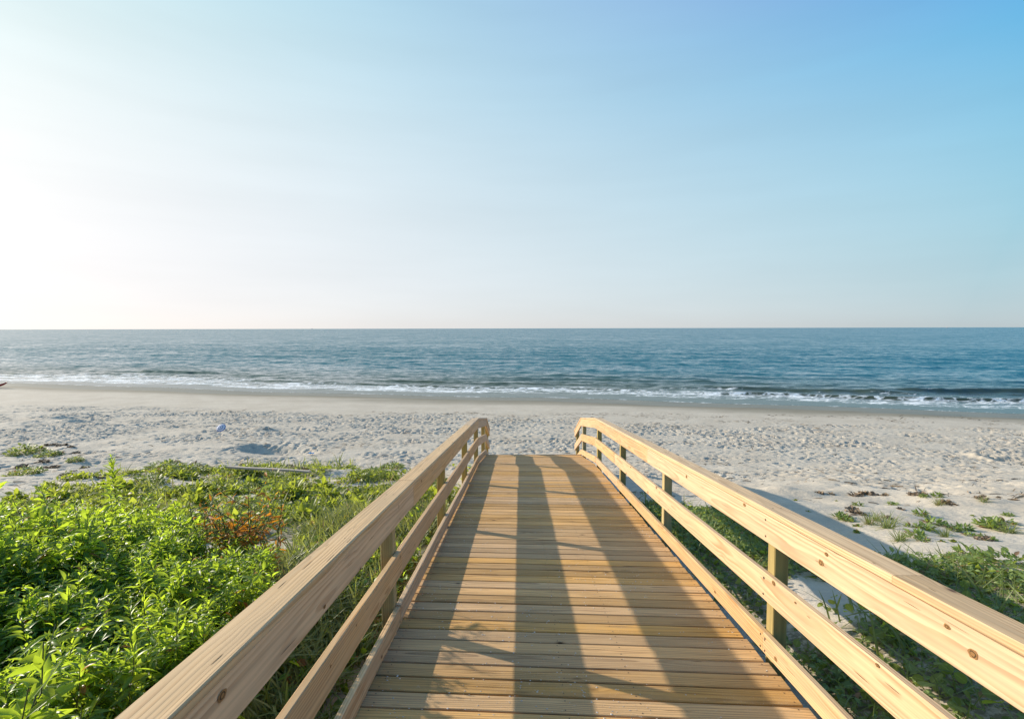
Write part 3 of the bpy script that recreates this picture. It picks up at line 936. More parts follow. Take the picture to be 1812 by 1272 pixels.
def tube(path, r0, r1, sides=5):
    path = np.array(path, float); n = len(path)
    v, f = [], []
    for i, p in enumerate(path):
        d = path[min(i + 1, n - 1)] - path[max(i - 1, 0)]; d /= np.linalg.norm(d) + 1e-9
        a = np.cross(d, (0.31, 0.95, 0.05)); a /= np.linalg.norm(a) + 1e-9; b = np.cross(d, a)
        r = r0 + (r1 - r0) * i / (n - 1)
        for k in range(sides):
            t = 2 * math.pi * k / sides
            v.append(p + r * (a * math.cos(t) + b * math.sin(t)))
    for i in range(n - 1):
        for k in range(sides):
            k2 = (k + 1) % sides
            f.append((i * sides + k, i * sides + k2, (i + 1) * sides + k2, (i + 1) * sides + k))
    return np.array(v), np.array(f)


def join(parts):
    V, F, off = [], [], 0
    for v, f in parts:
        V.append(v); F.append(f + off); off += len(v)
    return np.concatenate(V), np.concatenate(F)


def shrub_meshes(seed, nst=7, h0=0.66, h1=0.93, ll=0.094, mat=None, name='shrub', step=0.0142, wid=0.84, spread=0.17, lean_k=0.24):
    rs = np.random.default_rng(seed)
    stems = []; O, D, Ls, Tn = [], [], [], []
    def clad(path, n, ls, lo):
        path = np.array(path)
        seg = len(path) - 1
        ga = rs.uniform(0, 6.28)
        for k in range(n):
            t = lo + (1 - lo) * ((k + 0.5) / n) ** 0.85
            q = t * seg; i = min(int(q), seg - 1); p = path[i] + (path[i + 1] - path[i]) * (q - i)
            ax = path[min(i + 1, seg)] - path[i]; ax = ax / np.linalg.norm(ax)
            ga += 2.4 + rs.normal(0, 0.25)
            rad = np.array((math.cos(ga), math.sin(ga), 0.0))
            el = -0.35 + 1.05 * t ** 2.4 + rs.normal(0, 0.38)
            dr = rad * math.cos(el) + np.array((0, 0, 1.0)) * math.sin(el) + ax * 0.25
            size = ls * (0.62 + 0.55 * math.sin(math.pi * min(1, t * 0.85 + 0.1))) * rs.uniform(0.45, 1.25)
            if t > 0.93: size *= 0.62
            O.append(p + rad * 0.006); D.append(dr); Ls.append(size); Tn.append(min(0.95, max(0.0, 0.05 + 0.75 * t + rs.normal(0, 0.24))) if rs.uniform() > 0.012 + 0.03 * (t < 0.3) else 0.99)  # lower leaves get a darker tint, shading put into the leaf colour
    for k in range(nst):
        a = rs.uniform(0, 6.28); r = spread * math.sqrt(rs.uniform())
        b = np.array((r * math.cos(a), r * math.sin(a), 0.0))
        H = rs.uniform(h0, h1)
        ln = np.array((math.cos(a + rs.normal(0, .7)), math.sin(a + rs.normal(0, .7)), 0)) * rs.uniform(0.05, lean_k)
        path = []
        wob = rs.normal(0, 0.012, (7, 3))
        for i in range(7):
            t = i / 6
            path.append(b + ln * t ** 1.4 * H + np.array((0, 0, H * t)) + wob[i] * t)
        path[0][2] = -0.08
        stems.append(tube(path, 0.0048, 0.0018))
        clad(path, int(H / step), ll, 0.10)
        for j in range(rs.integers(3, 6)):
            t0 = rs.uniform(0.25, 0.8); q = t0 * 6; i = int(q); p = path[i] + (path[i + 1] - path[i]) * (q - i)
            aa = rs.uniform(0, 6.28); bl = rs.uniform(0.14, 0.30)
            dr = np.array((math.cos(aa) * 0.75, math.sin(aa) * 0.75, rs.uniform(0.35, 0.9)))
            bp = [p + dr * bl * s_ + np.array((0, 0, 0.05 * s_ * s_)) for s_ in (0, .35, .7, 1)]
            stems.append(tube(bp, 0.003, 0.0013, 4))
            clad(bp, int(bl / step), ll * 0.85, 0.12)
    O, D, Ls, Tn = map(np.array, (O, D, Ls, Tn))
    V, F, TI, MI = leaves(LANCE, O, D, Ls, rs.uniform(0.8, 1.15, len(O)) * wid, rs.normal(0, 0.6, len(O)), Tn)
    fol = mesh_np(name + '_foliage', V, F, mat or M_LEAF, {'tint': TI, 'mid': MI}, smooth=True, link=False)
    v, f = join(stems)
    stm = mesh_np(name + '_stem', v, f, M_STEM, smooth=True, link=False)
    return fol, stm


def plant(name, fol, stm, loc, rz, sc, label, cat, group=None):
    e = empty(name, loc, rz)
    e.scale = (sc, sc, sc)
    props(e, label, cat, group)
    for nm, me in (('foliage', fol), ('stem', stm)):
        if me is None: continue
        o = bpy.data.objects.new(nm, me)
        COL.objects.link(o); o.parent = e
    return e


# ------------------------------------------------------------------ leafy shrubs beside the left railing
variants = [shrub_meshes(100 + k) for k in range(6)]
spots = []
yy = 0.25
row = 0
while yy < 5.0:
    xx = -1.30 - (0.14 if row % 2 else 0)
    while xx > -5.6:
        x_, y_ = xx + random.uniform(-.09, .09), yy + random.uniform(-.09, .09)
        lim = -1.24 if y_ < 2.1 else -1.24 - (y_ - 2.1) * 0.42
        if x_ < lim and y_ > 0.2 and -x_ < y_ * 1.02 + 1.1 and y_ < 4.5 + 0.5 * math.sin(x_ * 3) and random.random() > 0.30 * (y_ - 3.8):
            spots.append((x_, y_))
        xx -= 0.29
    yy += 0.27; row += 1
for i, (x_, y_) in enumerate(spots):
    fol, stm = variants[i % len(variants)]
    z_ = float(gz_at(np.array([x_]), np.array([y_]))[0])
    sc = random.uniform(0.88, 1.08) * (0.72 if x_ > lim - 0.35 and y_ > 1.3 else 1.0) * (1 - 0.16 * max(0, y_ - 3.2))
    plant('leafy_shrub', fol, stm, (x_, y_, z_ - 0.02), random.uniform(0, 6.28), sc,
          'bright green leafy shrub with pointed leaves in the thicket left of the railing', 'shrub', 'shrubs in the thicket beside the railing')
print('shrubs', len(spots))

# a tall weed standing above the thicket
def spire(seed, H, name, mat, n=120, ll=0.10, w=0.45):
    rs = np.random.default_rng(seed)
    path = [np.array((0.02 * math.sin(t * 5), 0, H * t)) for t in np.linspace(-0.05, 1, 8)]
    v, f = tube(path, 0.006, 0.002)
    t = np.linspace(0.12, 1.0, n); ga = np.arange(n) * 2.4 + rs.normal(0, .2, n)
    el = 0.05 + 1.2 * np.clip(t - 0.55, 0, 1) / 0.45 + rs.normal(0, .15, n)
    O = np.stack([0.02 * np.sin(t * 5), 0 * t, H * t], -1)
    D = np.stack([np.cos(ga) * np.cos(el), np.sin(ga) * np.cos(el), np.sin(el)], -1)
    L = ll * (0.7 + 0.7 * np.sin(np.pi * np.clip(t, 0, 1) ** 1.3)) * rs.uniform(.8, 1.2, n)
    L = np.where(t > .9, L * .7, L)
    V, F, TI, MI = leaves(LANCE[:2], O, D, L, np.full(n, w), rs.normal(0, .3, n), np.clip(rs.normal(.5, .2, n), 0, .95))
    return mesh_np(name + '_foliage', V, F, mat, {'tint': TI, 'mid': MI}, smooth=True, link=False), mesh_np(name + '_stem', v, f, M_STEM, smooth=True, link=False)


x_, y_ = -4.1, 5.0
fol, stm = spire(5, 1.08, 'weed', M_LEAF)
plant('tall_weed', fol, stm, (x_, y_, float(gz_at(np.array([x_]), np.array([y_]))[0])), 0.6, 1.0,
      'single tall upright weed with narrow leaves rising above the thicket', 'weed')

# plants turned orange at the edge of the thicket
ov = [shrub_meshes(300 + k, nst=3, h0=0.38, h1=0.62, ll=0.058, mat=M_ORANGE, name='orange_plant', step=0.017, wid=0.7, spread=0.10) for k in range(2)]
for i, (px, py, lab) in enumerate(((438, 925, 'bright orange withered plant, the tallest one behind the green thicket'),
                                   (402, 960, 'orange brown withered plant half hidden in the right edge of the thicket'),
                                   (372, 975, 'orange tinged withered plant among the green shrub leaves'),
                                   (425, 992, 'small orange withered plant low beside the thicket edge nearest the railing'))):
    X0 = (px - 920) / 900.0
    y_ = (4.35, 4.1, 3.9, 3.95)[i]; x_ = X0 * y_
    fol, stm = ov[i % 2]
    plant('withered_plant', fol, stm, (x_, y_, float(gz_at(np.array([x_]), np.array([y_]))[0])), i * 1.3, (1.55, 1.5, 1.6, 1.15)[i], lab, 'withered plant', 'orange withered plants')

# ------------------------------------------------------------------ low growth on the dune (uncountable)
def scatter(n, x0, x1, y0, y1, power=1.0, dens=veg_density, clump_scale=1.6, seed=0, bias=0.0):
    x = RNG.uniform(x0, x1, n); y = y0 + (y1 - y0) * RNG.uniform(0, 1, n) ** power
    d = dens(x, y)
    c = fbm(x * clump_scale, y * clump_scale, 3, 500 + seed)
    keep = RNG.uniform(0, 1, n) < np.clip(d * (0.25 + 1.6 * smooth01(0.35, 0.65, c)) + bias * d, 0, 1)
    x, y, c = x[keep], y[keep], c[keep]
    vis = np.abs(x) < y * 1.12 + 1.5
    return x[vis], y[vis], c[vis]


def cover(name, n, box, tm, mat, size, hmax, label, cat, seed, wsc=(0.8, 1.2), power=0.75, el=(-0.1, 0.5), tmean=0.45, bias=0.0, cs=1.6):
    x, y, c = scatter(n, *box, power=power, seed=seed, bias=bias, clump_scale=cs)
    k = len(x)
    z = gz_at(x, y)
    hh = hmax * smooth01(0.3, 0.7, c) * RNG.uniform(0.05, 1, k) ** 0.7
    a = RNG.uniform(0, 6.28, k); e = RNG.normal(*el, k)
    D = np.stack([np.cos(a) * np.cos(e), np.sin(a) * np.cos(e), np.sin(e)], -1)
    O = np.stack([x, y, z + hh], -1)
    L = RNG.uniform(*size, k) * (1 + 0.035 * np.maximum(0, y - 5))
    tn = np.clip(RNG.normal(tmean, 0.22, k) + 0.25 * (fbm(x * .8, y * .8, 2, 900 + seed) - .5), 0, 1)
    V, F, TI, MI = leaves(tm, O, D, L, RNG.uniform(*wsc, k), RNG.normal(0, .4, k), tn)
    o = mesh_np(name, V, F, mat, {'tint': TI, 'mid': MI}, smooth=True)
    props(o, label, cat, kind='stuff')
    print(name, k)
    return o


LB = (-16.5, XL - 0.2, 2.6, 15.5)
cover('creeping_foliage', 120000, LB, OVAL + LANCE[1:2], M_COVER, (0.040, 0.085), 0.15, 'low green creeping leaves covering the dune left of the boardwalk', 'ground cover', 1)
cover('dune_grass', 15000, LB, BLADE, M_GRASS, (0.10, 0.30), 0.03, 'thin yellow green grass blades growing through the creepers on the left dune', 'grass', 2, el=(1.05, 0.35), wsc=(1.0, 2.0), bias=0.05, cs=1.1)
cover('dry_litter', 12000, LB, BLADE, M_WRACK, (0.06, 0.16), 0.05, 'brown dead stalks lying among the creepers on the left dune', 'plant litter', 3, el=(0.1, 0.3), wsc=(0.8, 2.0), bias=0.3)
NB = (-2.6, XL - 0.13, 1.2, 7.5)
cover('lush_grass', 16000, NB, BLADE, M_GRASS, (0.14, 0.32), 0.02, 'lush green grass blades right against the left railing', 'grass', 4, el=(1.0, 0.35), wsc=(1.0, 1.8), bias=1.0, tmean=0.3)
cover('railing_creeper', 9000, NB, OVAL, M_LEAF, (0.04, 0.075), 0.22, 'green leaves growing in the gap between thicket and left railing', 'ground cover', 5, bias=0.6, tmean=0.55)
RB = (XR + 0.15, 6.5, 1.3, 10.2)
cover('creeping_leaves', 60000, RB, OVAL + LANCE[1:2], M_DUNE, (0.030, 0.062), 0.12, 'grey green creeping leaves on the sand right of the boardwalk', 'ground cover', 6, bias=0.2, cs=1.3)
cover('shaded_grass', 11000, RB, BLADE, M_GRASS, (0.12, 0.30), 0.02, 'soft green grass blades in the shade of the right railing', 'grass', 7, el=(0.75, 0.4), wsc=(0.8, 1.5), bias=0.2, tmean=0.25)
cover('broad_round_leaves', 900, (XR + 0.2, 4.2, 1.3, 5.5), ROUND, M_COVER, (0.045, 0.08), 0.16, 'round pennywort leaves on stalks below the right railing', 'ground cover', 8, el=(0.35, 0.45), wsc=(0.9, 1.1), bias=0.4, tmean=0.6)

# ------------------------------------------------------------------ single plants on the open sand
def tuft_mesh(seed, n, tm, mat, ll, hh, spread, el, wid, name):
    rs = np.random.default_rng(seed)
    a = rs.uniform(0, 6.28, n); r = spread * np.sqrt(rs.uniform(0, 1, n))
    O = np.stack([r * np.cos(a), r * np.sin(a), hh * rs.uniform(0, 1, n) * (1 - (r / spread) ** 2 * 0.7)], -1)
    a2 = a + rs.normal(0, .7, n); e = rs.normal(*el, n)
    D = np.stack([np.cos(a2) * np.cos(e), np.sin(a2) * np.cos(e), np.sin(e)], -1)
    V, F, TI, MI = leaves(tm, O, D, ll * rs.uniform(.6, 1.25, n), rs.uniform(.8, 1.2, n) * wid, rs.normal(0, .3, n), np.clip(rs.normal(.5, .28, n), 0, 1))
    return mesh_np(name, V, F, mat, {'tint': TI, 'mid': MI}, smooth=True, link=False)


TUFT = {'leafy': [tuft_mesh(11 + k, 60, LANCE, M_DUNE, 0.085, 0.09, 0.10, (0.6, 0.4), 1.1, 'dune_plant') for k in range(3)],
        'grass': [tuft_mesh(21 + k, 70, BLADE, M_GRASS, 0.24, 0.01, 0.07, (1.0, 0.35), 1.0, 'grass_tuft') for k in range(2)],
        'dry': [tuft_mesh(31 + k, 110, BLADE + OVAL, M_WRACK, 0.11, 0.09, 0.16, (0.4, 0.5), 1.1, 'dry_clump') for k in range(2)],
        'bush': [tuft_mesh(41 + k, 420, LANCE + OVAL, M_DUNE, 0.085, 0.30, 0.34, (0.5, 0.5), 0.9, 'low_bush') for k in range(2)],
        'pad': [tuft_mesh(51, 9, ROUND, M_COVER, 0.075, 0.02, 0.012, (0.7, 0.35), 0.9, 'round_leaf_plant')],
        'clump': [tuft_mesh(61 + k, 90, LANCE + OVAL, M_COVER, 0.11, 0.16, 0.13, (0.7, 0.45), 0.85, 'leafy_clump') for k in range(4)]}
NAMES = {'leafy': ('dune_plant', 'dune plant'), 'grass': ('grass_tuft', 'grass tuft'), 'dry': ('dry_clump', 'dry plant'),
         'bush': ('low_bush', 'bush'), 'pad': ('round_leaf_plant', 'dune plant')}
SAND = 'plants on the open sand right of the boardwalk'
LAB = {'leafy': 'small grey green plant growing alone on the open sand right of the boardwalk',
       'grass': 'thin grass tuft growing on the open sand right of the boardwalk',
       'dry': 'dry brown clump of dead stalks on the open sand right of the boardwalk',
       'pad': 'round-leaved little plant on the sand along the railing shadow'}
tufts = [('leafy', 1586, 898, 1), ('leafy', 1635, 915, 1), ('leafy', 1619, 937, 1), ('leafy', 1643, 940, 1.1), ('leafy', 1657, 930, 1.3), ('leafy', 1693, 941, 1.1),
         ('leafy', 1711, 940, 1.1), ('leafy', 1627, 957, 1.1), ('leafy', 1640, 965, 1), ('dry', 1519, 880, 1.1), ('dry', 1534, 878, 1.2), ('dry', 1551, 879, .8), ('dry', 1571, 879, .6),
         ('dry', 1620, 878, .9), ('dry', 1637, 879, .9), ('leafy', 1640, 882, 1.0), ('leafy', 1663, 882, 1.2), ('leafy', 1524, 897, 1), ('dry', 1516, 909, 1), ('dry', 1525, 914, .8),
         ('leafy', 1494, 920, 1.1), ('leafy', 1505, 925, 1), ('grass', 1545, 932, 1), ('grass', 1578, 940, 1.1), ('grass', 1665, 897, .8), ('dry', 1740, 885, .9), ('grass', 1745, 890, .8),
         ('leafy', 1752, 934, 1.5), ('leafy', 1768, 938, 1.6), ('leafy', 1785, 930, 1.3), ('leafy', 1764, 925, 1.2), ('grass', 1790, 945, 1.0), ('leafy', 1755, 958, 1.2), ('dry', 1748, 960, .8),
         ('leafy', 1720, 990, 1.1), ('grass', 1600, 965, .9), ('dry', 1772, 884, .5), ('dry', 1800, 889, .6), ('grass', 1557, 925, .9), ('leafy', 1788, 915, .9), ('leafy', 1722, 950, .7),
         ('pad', 1436, 909, 1), ('pad', 1525, 936, 1.2), ('pad', 1524, 949, 1.2), ('pad', 1485, 889, 1), ('pad', 1750, 918, 1), ('pad', 1675, 967, 1), ('pad', 1694, 967, 1), ('pad', 1727, 915, 1),
         ('pad', 1412, 889, 1), ('leafy', 1500, 918, .8), ('dry', 1475, 878, .7), ('dry', 1455, 876, .6), ('dry', 1576, 921, .6), ('dry', 1600, 905, .5), ('grass', 1680, 955, .7), ('dry', 1678, 893, .9), ('dry', 1692, 896, .7)]
for i, (kd, px, py, sc) in enumerate(tufts):
    x_, y_, z_ = at_pixel(px, py)
    z_ = float(gz_at(np.array([x_]), np.array([y_]))[0])
    o = bpy.data.objects.new(NAMES[kd][0], TUFT[kd][i % len(TUFT[kd])])
    COL.objects.link(o)
    o.location = (x_, y_, z_ - 0.01); o.rotation_euler = (0, 0, random.uniform(0, 6.28)); k = sc * random.uniform(.75, 1.1) * (0.62 if kd == 'dry' else 0.8)
    o.scale = (k, k, k * 1.0)
    props(o, LAB[kd], NAMES[kd][1], SAND if kd != 'pad' else 'round-leaved plants along the railing shadow')
for i, (px, py, sc) in enumerate(((68, 791, 1.6), (88, 792, 1.7), (104, 795, 1.2), (80, 806, 1.5), (112, 806, 1.2), (52, 822, 1.5), (66, 833, 1.4), (92, 846, 1.3), (150, 852, 1.3), (128, 833, 1.0),
                                  (10, 832, 1.6), (292, 822, 1.5), (345, 838, 1.5), (372, 820, 1.0), (425, 826, 1.4), (470, 829, 1.5), (505, 832, 1.5), (528, 836, 1.3), (205, 842, 1.2), (250, 852, 1.2))):
    x_, y_, z_ = at_pixel(px, py)
    o = bpy.data.objects.new('dry_clump', TUFT['dry'][i % 2]); COL.objects.link(o)
    k = sc * 0.55
    o.location = (x_, y_, float(gz_at(np.array([x_]), np.array([y_]))[0]) - .01); o.rotation_euler = (0, 0, i * 1.1); o.scale = (k * 1.3, k, k * .8)
    props(o, 'dry brown clump of dead stalks along the edge of the left dune', 'dry plant', 'dry clumps along the edge of the left dune')
for i, (px, py, sc, lab) in enumerate(((1795, 1018, 0.75, 'green bushy plant on the sand at the right edge beyond the handrail'),
                                       (1712, 1000, 0.35, 'small green bush between bare twigs beyond the right handrail'),
                                       (20, 806, 1.35, 'low bush at the left edge standing nearest the trodden beach'),
                                       (62, 810, 0.95, 'sparse low bush just right of the leftmost one near the beach'),
                                       (270, 838, 1.25, 'spreading low bush on the sand behind the tall weed'),
                                       (315, 842, 1.2, 'wide low bush left of the weathered plank'),
                                       (240, 862, 0.9, 'small low bush in front of the spreading one, near the tall weed'),
                                       (15, 846, 1.0, 'ragged low bush at the left edge in front of the sandy hollow'),
                                       (110, 820, 0.6, 'little bush on top of the pale sandy hummock'),
                                       (690, 833, 0.9, 'dark low bush right behind the left handrail near the beach'),
                                       (655, 845, 0.9, 'green low bush beside the dark one behind the left handrail'))):
    x_, y_, z_ = at_pixel(px, py)
    o = bpy.data.objects.new('low_bush', TUFT['bush'][i % 2]); COL.objects.link(o)
    o.location = (x_, y_, float(gz_at(np.array([x_]), np.array([y_]))[0]) - 0.03); o.rotation_euler = (0, 0, i * 1.7); o.scale = (sc * 1.15, sc * 1.15, sc * 0.85)
    props(o, lab, 'bush', 'low bushes on the dune')

# leafy clumps standing out of the creepers on the left
k = 0
while k < 130:
    x_ = random.uniform(-11, -1.4); y_ = 3.2 + 9.5 * random.random() ** 1.1
    if abs(x_) > y_ * 1.05 + .6 or (y_ < 4.5 and x_ < -1.5) or random.random() > 0.15 + 0.85 * float(veg_density(np.array([x_]), np.array([y_]))[0]): continue
    o = bpy.data.objects.new('leafy_clump', TUFT['clump'][k % 4]); COL.objects.link(o)
    q = random.uniform(.6, 1.35)
    o.location = (x_, y_, float(gz_at(np.array([x_]), np.array([y_]))[0]) - .01); o.rotation_euler = (0, 0, random.uniform(0, 6.28)); o.scale = (q, q, q * random.uniform(.8, 1.3))
    props(o, 'bright green leafy clump standing out of the creepers on the left dune', 'plant', 'leafy clumps among the creepers on the left dune')
    k += 1

# tall grass stalks by the beach
def stalk(seed, H):
    rs = np.random.default_rng(seed)
    n = 9
    a = rs.uniform(0, 6.28, n); e = rs.normal(1.3, .12, n)
    O = np.stack([rs.normal(0, .015, n), rs.normal(0, .015, n), np.zeros(n)], -1)
    D = np.stack([np.cos(a) * np.cos(e), np.sin(a) * np.cos(e), np.sin(e)], -1)
    V, F, TI, MI = leaves(BLADE[:2], O, D, H * rs.uniform(.6, 1.1, n), np.full(n, 1.5), rs.normal(0, .3, n), np.clip(rs.normal(.6, .12, n), 0, .75))
    return mesh_np('tall_grass', V, F, M_GRASS, {'tint': TI, 'mid': MI}, smooth=True, link=False)


for i, (px, py, lab) in enumerate(((556, 832, 'leaning tall grass clump beside the blue scrap at the edge of the beach'),
                                   (592, 833, 'tallest upright grass clump at the edge of the beach'),
                                   (614, 832, 'third tall grass clump, the one nearest the left railing'))):
    x_, y_, z_ = at_pixel(px, py)
    o = bpy.data.objects.new('tall_grass', stalk(70 + i, (0.42, 0.52, 0.42)[i])); COL.objects.link(o)
    o.location = (x_, y_, float(gz_at(np.array([x_]), np.array([y_]))[0]) - 0.02)
    props(o, lab, 'grass clump', 'tall grass clumps at the edge of the beach')

# yellow flowers in the creepers
fm = None
rs = np.random.default_rng(3)
n = 14
a = np.linspace(0, 6.28, n, endpoint=False); e = rs.normal(.25, .15, n)
V, F, TI, MI = leaves(OVAL[:1], np.zeros((n, 3)), np.stack([np.cos(a) * np.cos(e), np.sin(a) * np.cos(e), np.sin(e)], -1), np.full(n, .032), np.full(n, .6), np.zeros(n), rs.uniform(0, 1, n))
petals = mesh_np('flower_head', V, F, M_FLOWER, {'tint': TI, 'mid': MI * 0}, smooth=True, link=False)
v, f = tube([(0, 0, -.22), (0.004, 0, -.1), (0, 0, 0)], .002, .0015)
fst = mesh_np('flower_stem', v, f, M_STEM, link=False)
for i, (px, py, lab) in enumerate(((542, 933, 'round yellow flower in the creepers, the largest one left of the handrail'),
                                   (482, 927, 'yellow flower right of the bright orange plant'),
                                   (591, 858, 'small yellow flower below the tall grass clumps'),
                                   (604, 922, 'orange yellow flower close to the left handrail'),
                                   (628, 855, 'tiny yellow flower between tall grass and left handrail'))):
    x_, y_, z_ = at_pixel(px, py, lift=0.2)
    e_ = empty('flower', (x_, y_, z_ + 0.2)); e_.scale = (1.15,) * 3; e_.rotation_euler = (0.7, 0, 0)
    props(e_, lab, 'flower', 'yellow flowers in the creepers')
    for nm, me in (('flower_head', petals), ('stem', fst)):
        o = bpy.data.objects.new(nm, me); COL.objects.link(o); o.parent = e_

# dry wrack and twigs strewn along the upper beach
n = 20000
x = RNG.uniform(-22, 26, n); y = RNG.uniform(8.5, 29, n)
d = (1 - veg_density(x, y)) * smooth01(0.50, 0.66, fbm(x * .35, y * 1.2, 4, 720))
k = (RNG.uniform(0, 1, n) < d) & ~((x > XL - .4) & (x < XR + .4) & (y < 15.5))
x, y = x[k], y[k]; k = len(x)
a = RNG.normal(0, .5, k) + np.where(RNG.uniform(0, 1, k) < .5, 0, math.pi); e = RNG.normal(.08, .15, k)
V, F, TI, MI = leaves(BLADE[:2], np.stack([x, y, gz_at(x, y) + .015], -1), np.stack([np.cos(a) * np.cos(e), np.sin(a) * np.cos(e), np.sin(e)], -1),
                      RNG.uniform(.08, .30, k), RNG.uniform(1, 2.5, k), RNG.normal(0, .6, k), RNG.uniform(0, 1, k))
props(mesh_np('beach_wrack', V, F, M_WRACK, {'tint': TI, 'mid': MI}, smooth=True), 'brown bits of reed and twig strewn over the trodden sand', 'wrack', kind='stuff')
print('wrack', k)

# ------------------------------------------------------------------ things on the beach
# weathered plank at the edge of the growth
xa, ya, za = at_pixel(391, 830, lift=0.24); xb, yb, zb = at_pixel(540, 840, lift=0.20)
T = Timber()
za = float(gz_at(np.array([xa]), np.array([ya]))[0]); zb = float(gz_at(np.array([xb]), np.array([yb]))[0])
T.board((xa, ya, za + 0.24), (xb, yb, zb + 0.20), (0, 1, -0.12), 0.13, 0.05, 0.006, nseg=8, warp=0.006)
pl_ = T.build('plank', M_OLD); props(pl_, 'long weathered plank lying on the sand at the edge of the growth', 'plank')

# bleached piece of driftwood in the creepers
x_, y_, z_ = at_pixel(603, 893)
z_ = float(gz_at(np.array([x_]), np.array([y_]))[0])
p1 = tube([(x_ - .16, y_ + .2, z_ + .10), (x_ - .05, y_ + .03, z_ + .11), (x_ + .06, y_ - .08, z_ + .08), (x_ + .18, y_ - .22, z_ + .05)], .022, .010, 7)
p2 = tube([(x_ - .03, y_ + .01, z_ + .10), (x_ + .08, y_ + .02, z_ + .16), (x_ + .15, y_ + .0, z_ + .19)], .011, .004, 6)
v, f = join([p1, p2])
props(mesh_np('driftwood', v, f, plain('bleached_wood', (0.48, 0.42, 0.35), 0.8), smooth=True), 'bleached forked driftwood branch lying in the creepers', 'driftwood')

# blue scrap of plastic
x_, y_, z_ = at_pixel(543, 808); z_ = float(gz_at(np.array([x_]), np.array([y_]))[0])
gv, gf = [], []
rs = np.random.default_rng(8)
for j in range(5):
    for i in range(6):
        gv.append((x_ + (i - 2.5) * .035, y_ + (j - 2) * .03, z_ + .03 + rs.uniform(0, .07)))
for j in range(4):
    for i in range(5):
        q = j * 6 + i; gf.append((q, q + 1, q + 7, q + 6))
sc_ = mesh_np('plastic_scrap', np.array(gv), np.array(gf), plain('blue_plastic', (0.02, 0.22, 0.55), 0.35), smooth=True)
md = sc_.modifiers.new('thick', 'SOLIDIFY'); md.thickness = 0.006
props(sc_, 'crumpled bright blue plastic scrap on the trodden sand', 'scrap')

# little striped parasol stuck in the sand
bx_, by_, bz_ = at_pixel(378, 776); bz_ = float(gz_at(np.array([bx_]), np.array([by_]))[0])
um = empty('parasol', (bx_, by_, bz_))
props(um, 'little blue and white striped parasol tilted in the sand', 'parasol')
tilt = Vector((0.30, -0.16, 0.9)).normalized()
top = Vector((0.10, -0.05, 0.40))
v, f = tube([(0, 0, -.1), tuple(top * 0.5), tuple(top)], .009, .008, 8)
m_white = plain('parasol_pole', (0.72, 0.66, 0.60), 0.5)
mesh_np('pole', v, f, m_white, smooth=True, parent=um)
mst, nt = new_mat('striped_cloth'); g = NT(nt)
ra = g.attr('ring')
band = g.ramp(g.math('SINE', g.math('MULTIPLY', ra, 16.0)), 0.15, 0.55, 0, 1)
cc = g.mix(band, (0.80, 0.80, 0.80), (0.12, 0.20, 0.50))
pb = g.bsdf(cc, 0.8); trn = g.n('ShaderNodeBsdfTranslucent'); g.l(cc, trn.inputs['Color']); mx = g.n('ShaderNodeMixShader'); mx.inputs[0].default_value = 0.3
g.l(pb.outputs[0], mx.inputs[1]); g.l(trn.outputs[0], mx.inputs[2]); g.out(mx.outputs[0])
q = Vector((0, 0, 1)).rotation_difference(Vector((0.0, -0.75, 0.65)).normalized())
cv, cf, cr = [], [], []
NR, NS = 7, 24
for i in range(NR + 1):
    r = i / NR
    for k in range(NS):
        t = 2 * math.pi * k / NS
        sc2 = 1 - 0.06 * (1 - abs(math.cos(4 * t))) * r
        p = q @ Vector((0.19 * r * sc2 * math.cos(t), 0.19 * r * sc2 * math.sin(t), 0.07 * (1 - r * r))) + top
        cv.append(tuple(p)); cr.append(r)
for i in range(NR):
    for k in range(NS):
        k2 = (k + 1) % NS
        cf.append((i * NS + k, i * NS + k2, (i + 1) * NS + k2, (i + 1) * NS + k))
co = mesh_np('canopy', np.array(cv), np.array(cf), mst, {'ring': np.array(cr)}, smooth=True, parent=um)
md = co.modifiers.new('thick', 'SOLIDIFY'); md.thickness = 0.004

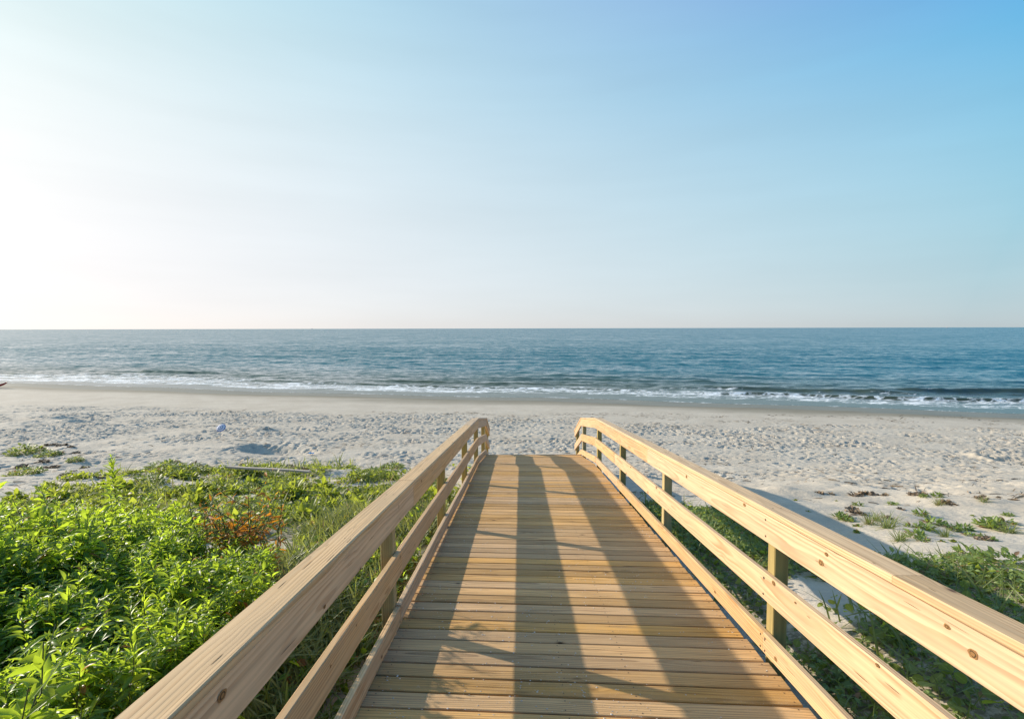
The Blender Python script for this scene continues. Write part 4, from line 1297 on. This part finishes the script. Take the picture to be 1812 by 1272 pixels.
# dark boat with a red underside, its bow just inside the left edge
bx_, by_, bz_ = at_pixel(2, 687); bz_ = float(gz_at(np.array([bx_]), np.array([by_]))[0])
kb = empty('kayak', (bx_ - 2.05, by_, bz_), 0.05)
props(kb, 'dark kayak with red underside whose bow shows at the left edge on wet sand', 'kayak')
def hull(zlo, zhi, rr):
    v, f = [], []
    NSx, NC = 22, 12
    for i in range(NSx + 1):
        t = -1 + 2 * i / NSx
        w = max(0.012, (1 - abs(t) ** 2.6)) * 0.34
        rise = 0.30 * abs(t) ** 3 + 0.05
        for k in range(NC):
            a = 2 * math.pi * k / NC
            yy, zz = w * math.cos(a), math.sin(a)
            v.append((t * 1.6, yy, rise + (zhi if zz > 0 else zlo) * abs(zz) * (0.35 + 0.65 * (1 - abs(t) ** 2.6))))
    for i in range(NSx):
        for k in range(NC):
            k2 = (k + 1) % NC
            f.append((i * NC + k, (i + 1) * NC + k, (i + 1) * NC + k2, i * NC + k2))
    return np.array(v) + np.array((0, 0, 0.16)), np.array(f)
v, f = hull(-0.16, 0.02, 0)
mesh_np('hull', v, f, plain('red_hull', (0.35, 0.02, 0.02), 0.4), smooth=True, parent=kb)
v, f = hull(0.0, 0.12, 0); v = v * np.array((1.0, 1.03, 1.0))
mesh_np('deck', v, f, plain('dark_deck', (0.015, 0.02, 0.02), 0.4), smooth=True, parent=kb)

# far ships on the horizon
def ship(name, px, dist, L, H, col, lab):
    e_ = empty(name, ((px - 920) / 900 * dist, dist, 0)); props(e_, lab, 'ship', 'ships on the horizon')
    b = L / 2
    hv = np.array([(-b, -3, -1), (b * .9, -3, -1), (b * .9, 3, -1), (-b, 3, -1), (-b, -4, H * .4), (b * 1.05, -2, H * .45), (b * 1.05, 2, H * .45), (-b, 4, H * .4)], float)
    hf = np.array([(0, 1, 5, 4), (1, 2, 6, 5), (2, 3, 7, 6), (3, 0, 4, 7), (4, 5, 6, 7)])
    mesh_np('hull', hv, hf, plain(name + '_hull', col, 0.6), parent=e_)
    x0, x1 = -b * .7, -b * .2
    cv = np.array([(x0, -2.5, H * .4), (x1, -2.5, H * .4), (x1, 2.5, H * .4), (x0, 2.5, H * .4), (x0 + .5, -2, H), (x1 - .5, -2, H), (x1 - .5, 2, H), (x0 + .5, 2, H)], float)
    mesh_np('bridge', cv, hf, plain(name + '_bridge', (0.6, 0.6, 0.6), 0.6), parent=e_)
ship('ship', 551, 9000, 28, 11, (0.35, 0.37, 0.40), 'tiny grey ship on the horizon in the left half of the view')
ship('ship', 1665, 9000, 22, 12, (0.45, 0.2, 0.18), 'tiny reddish ship on the horizon near the right edge')
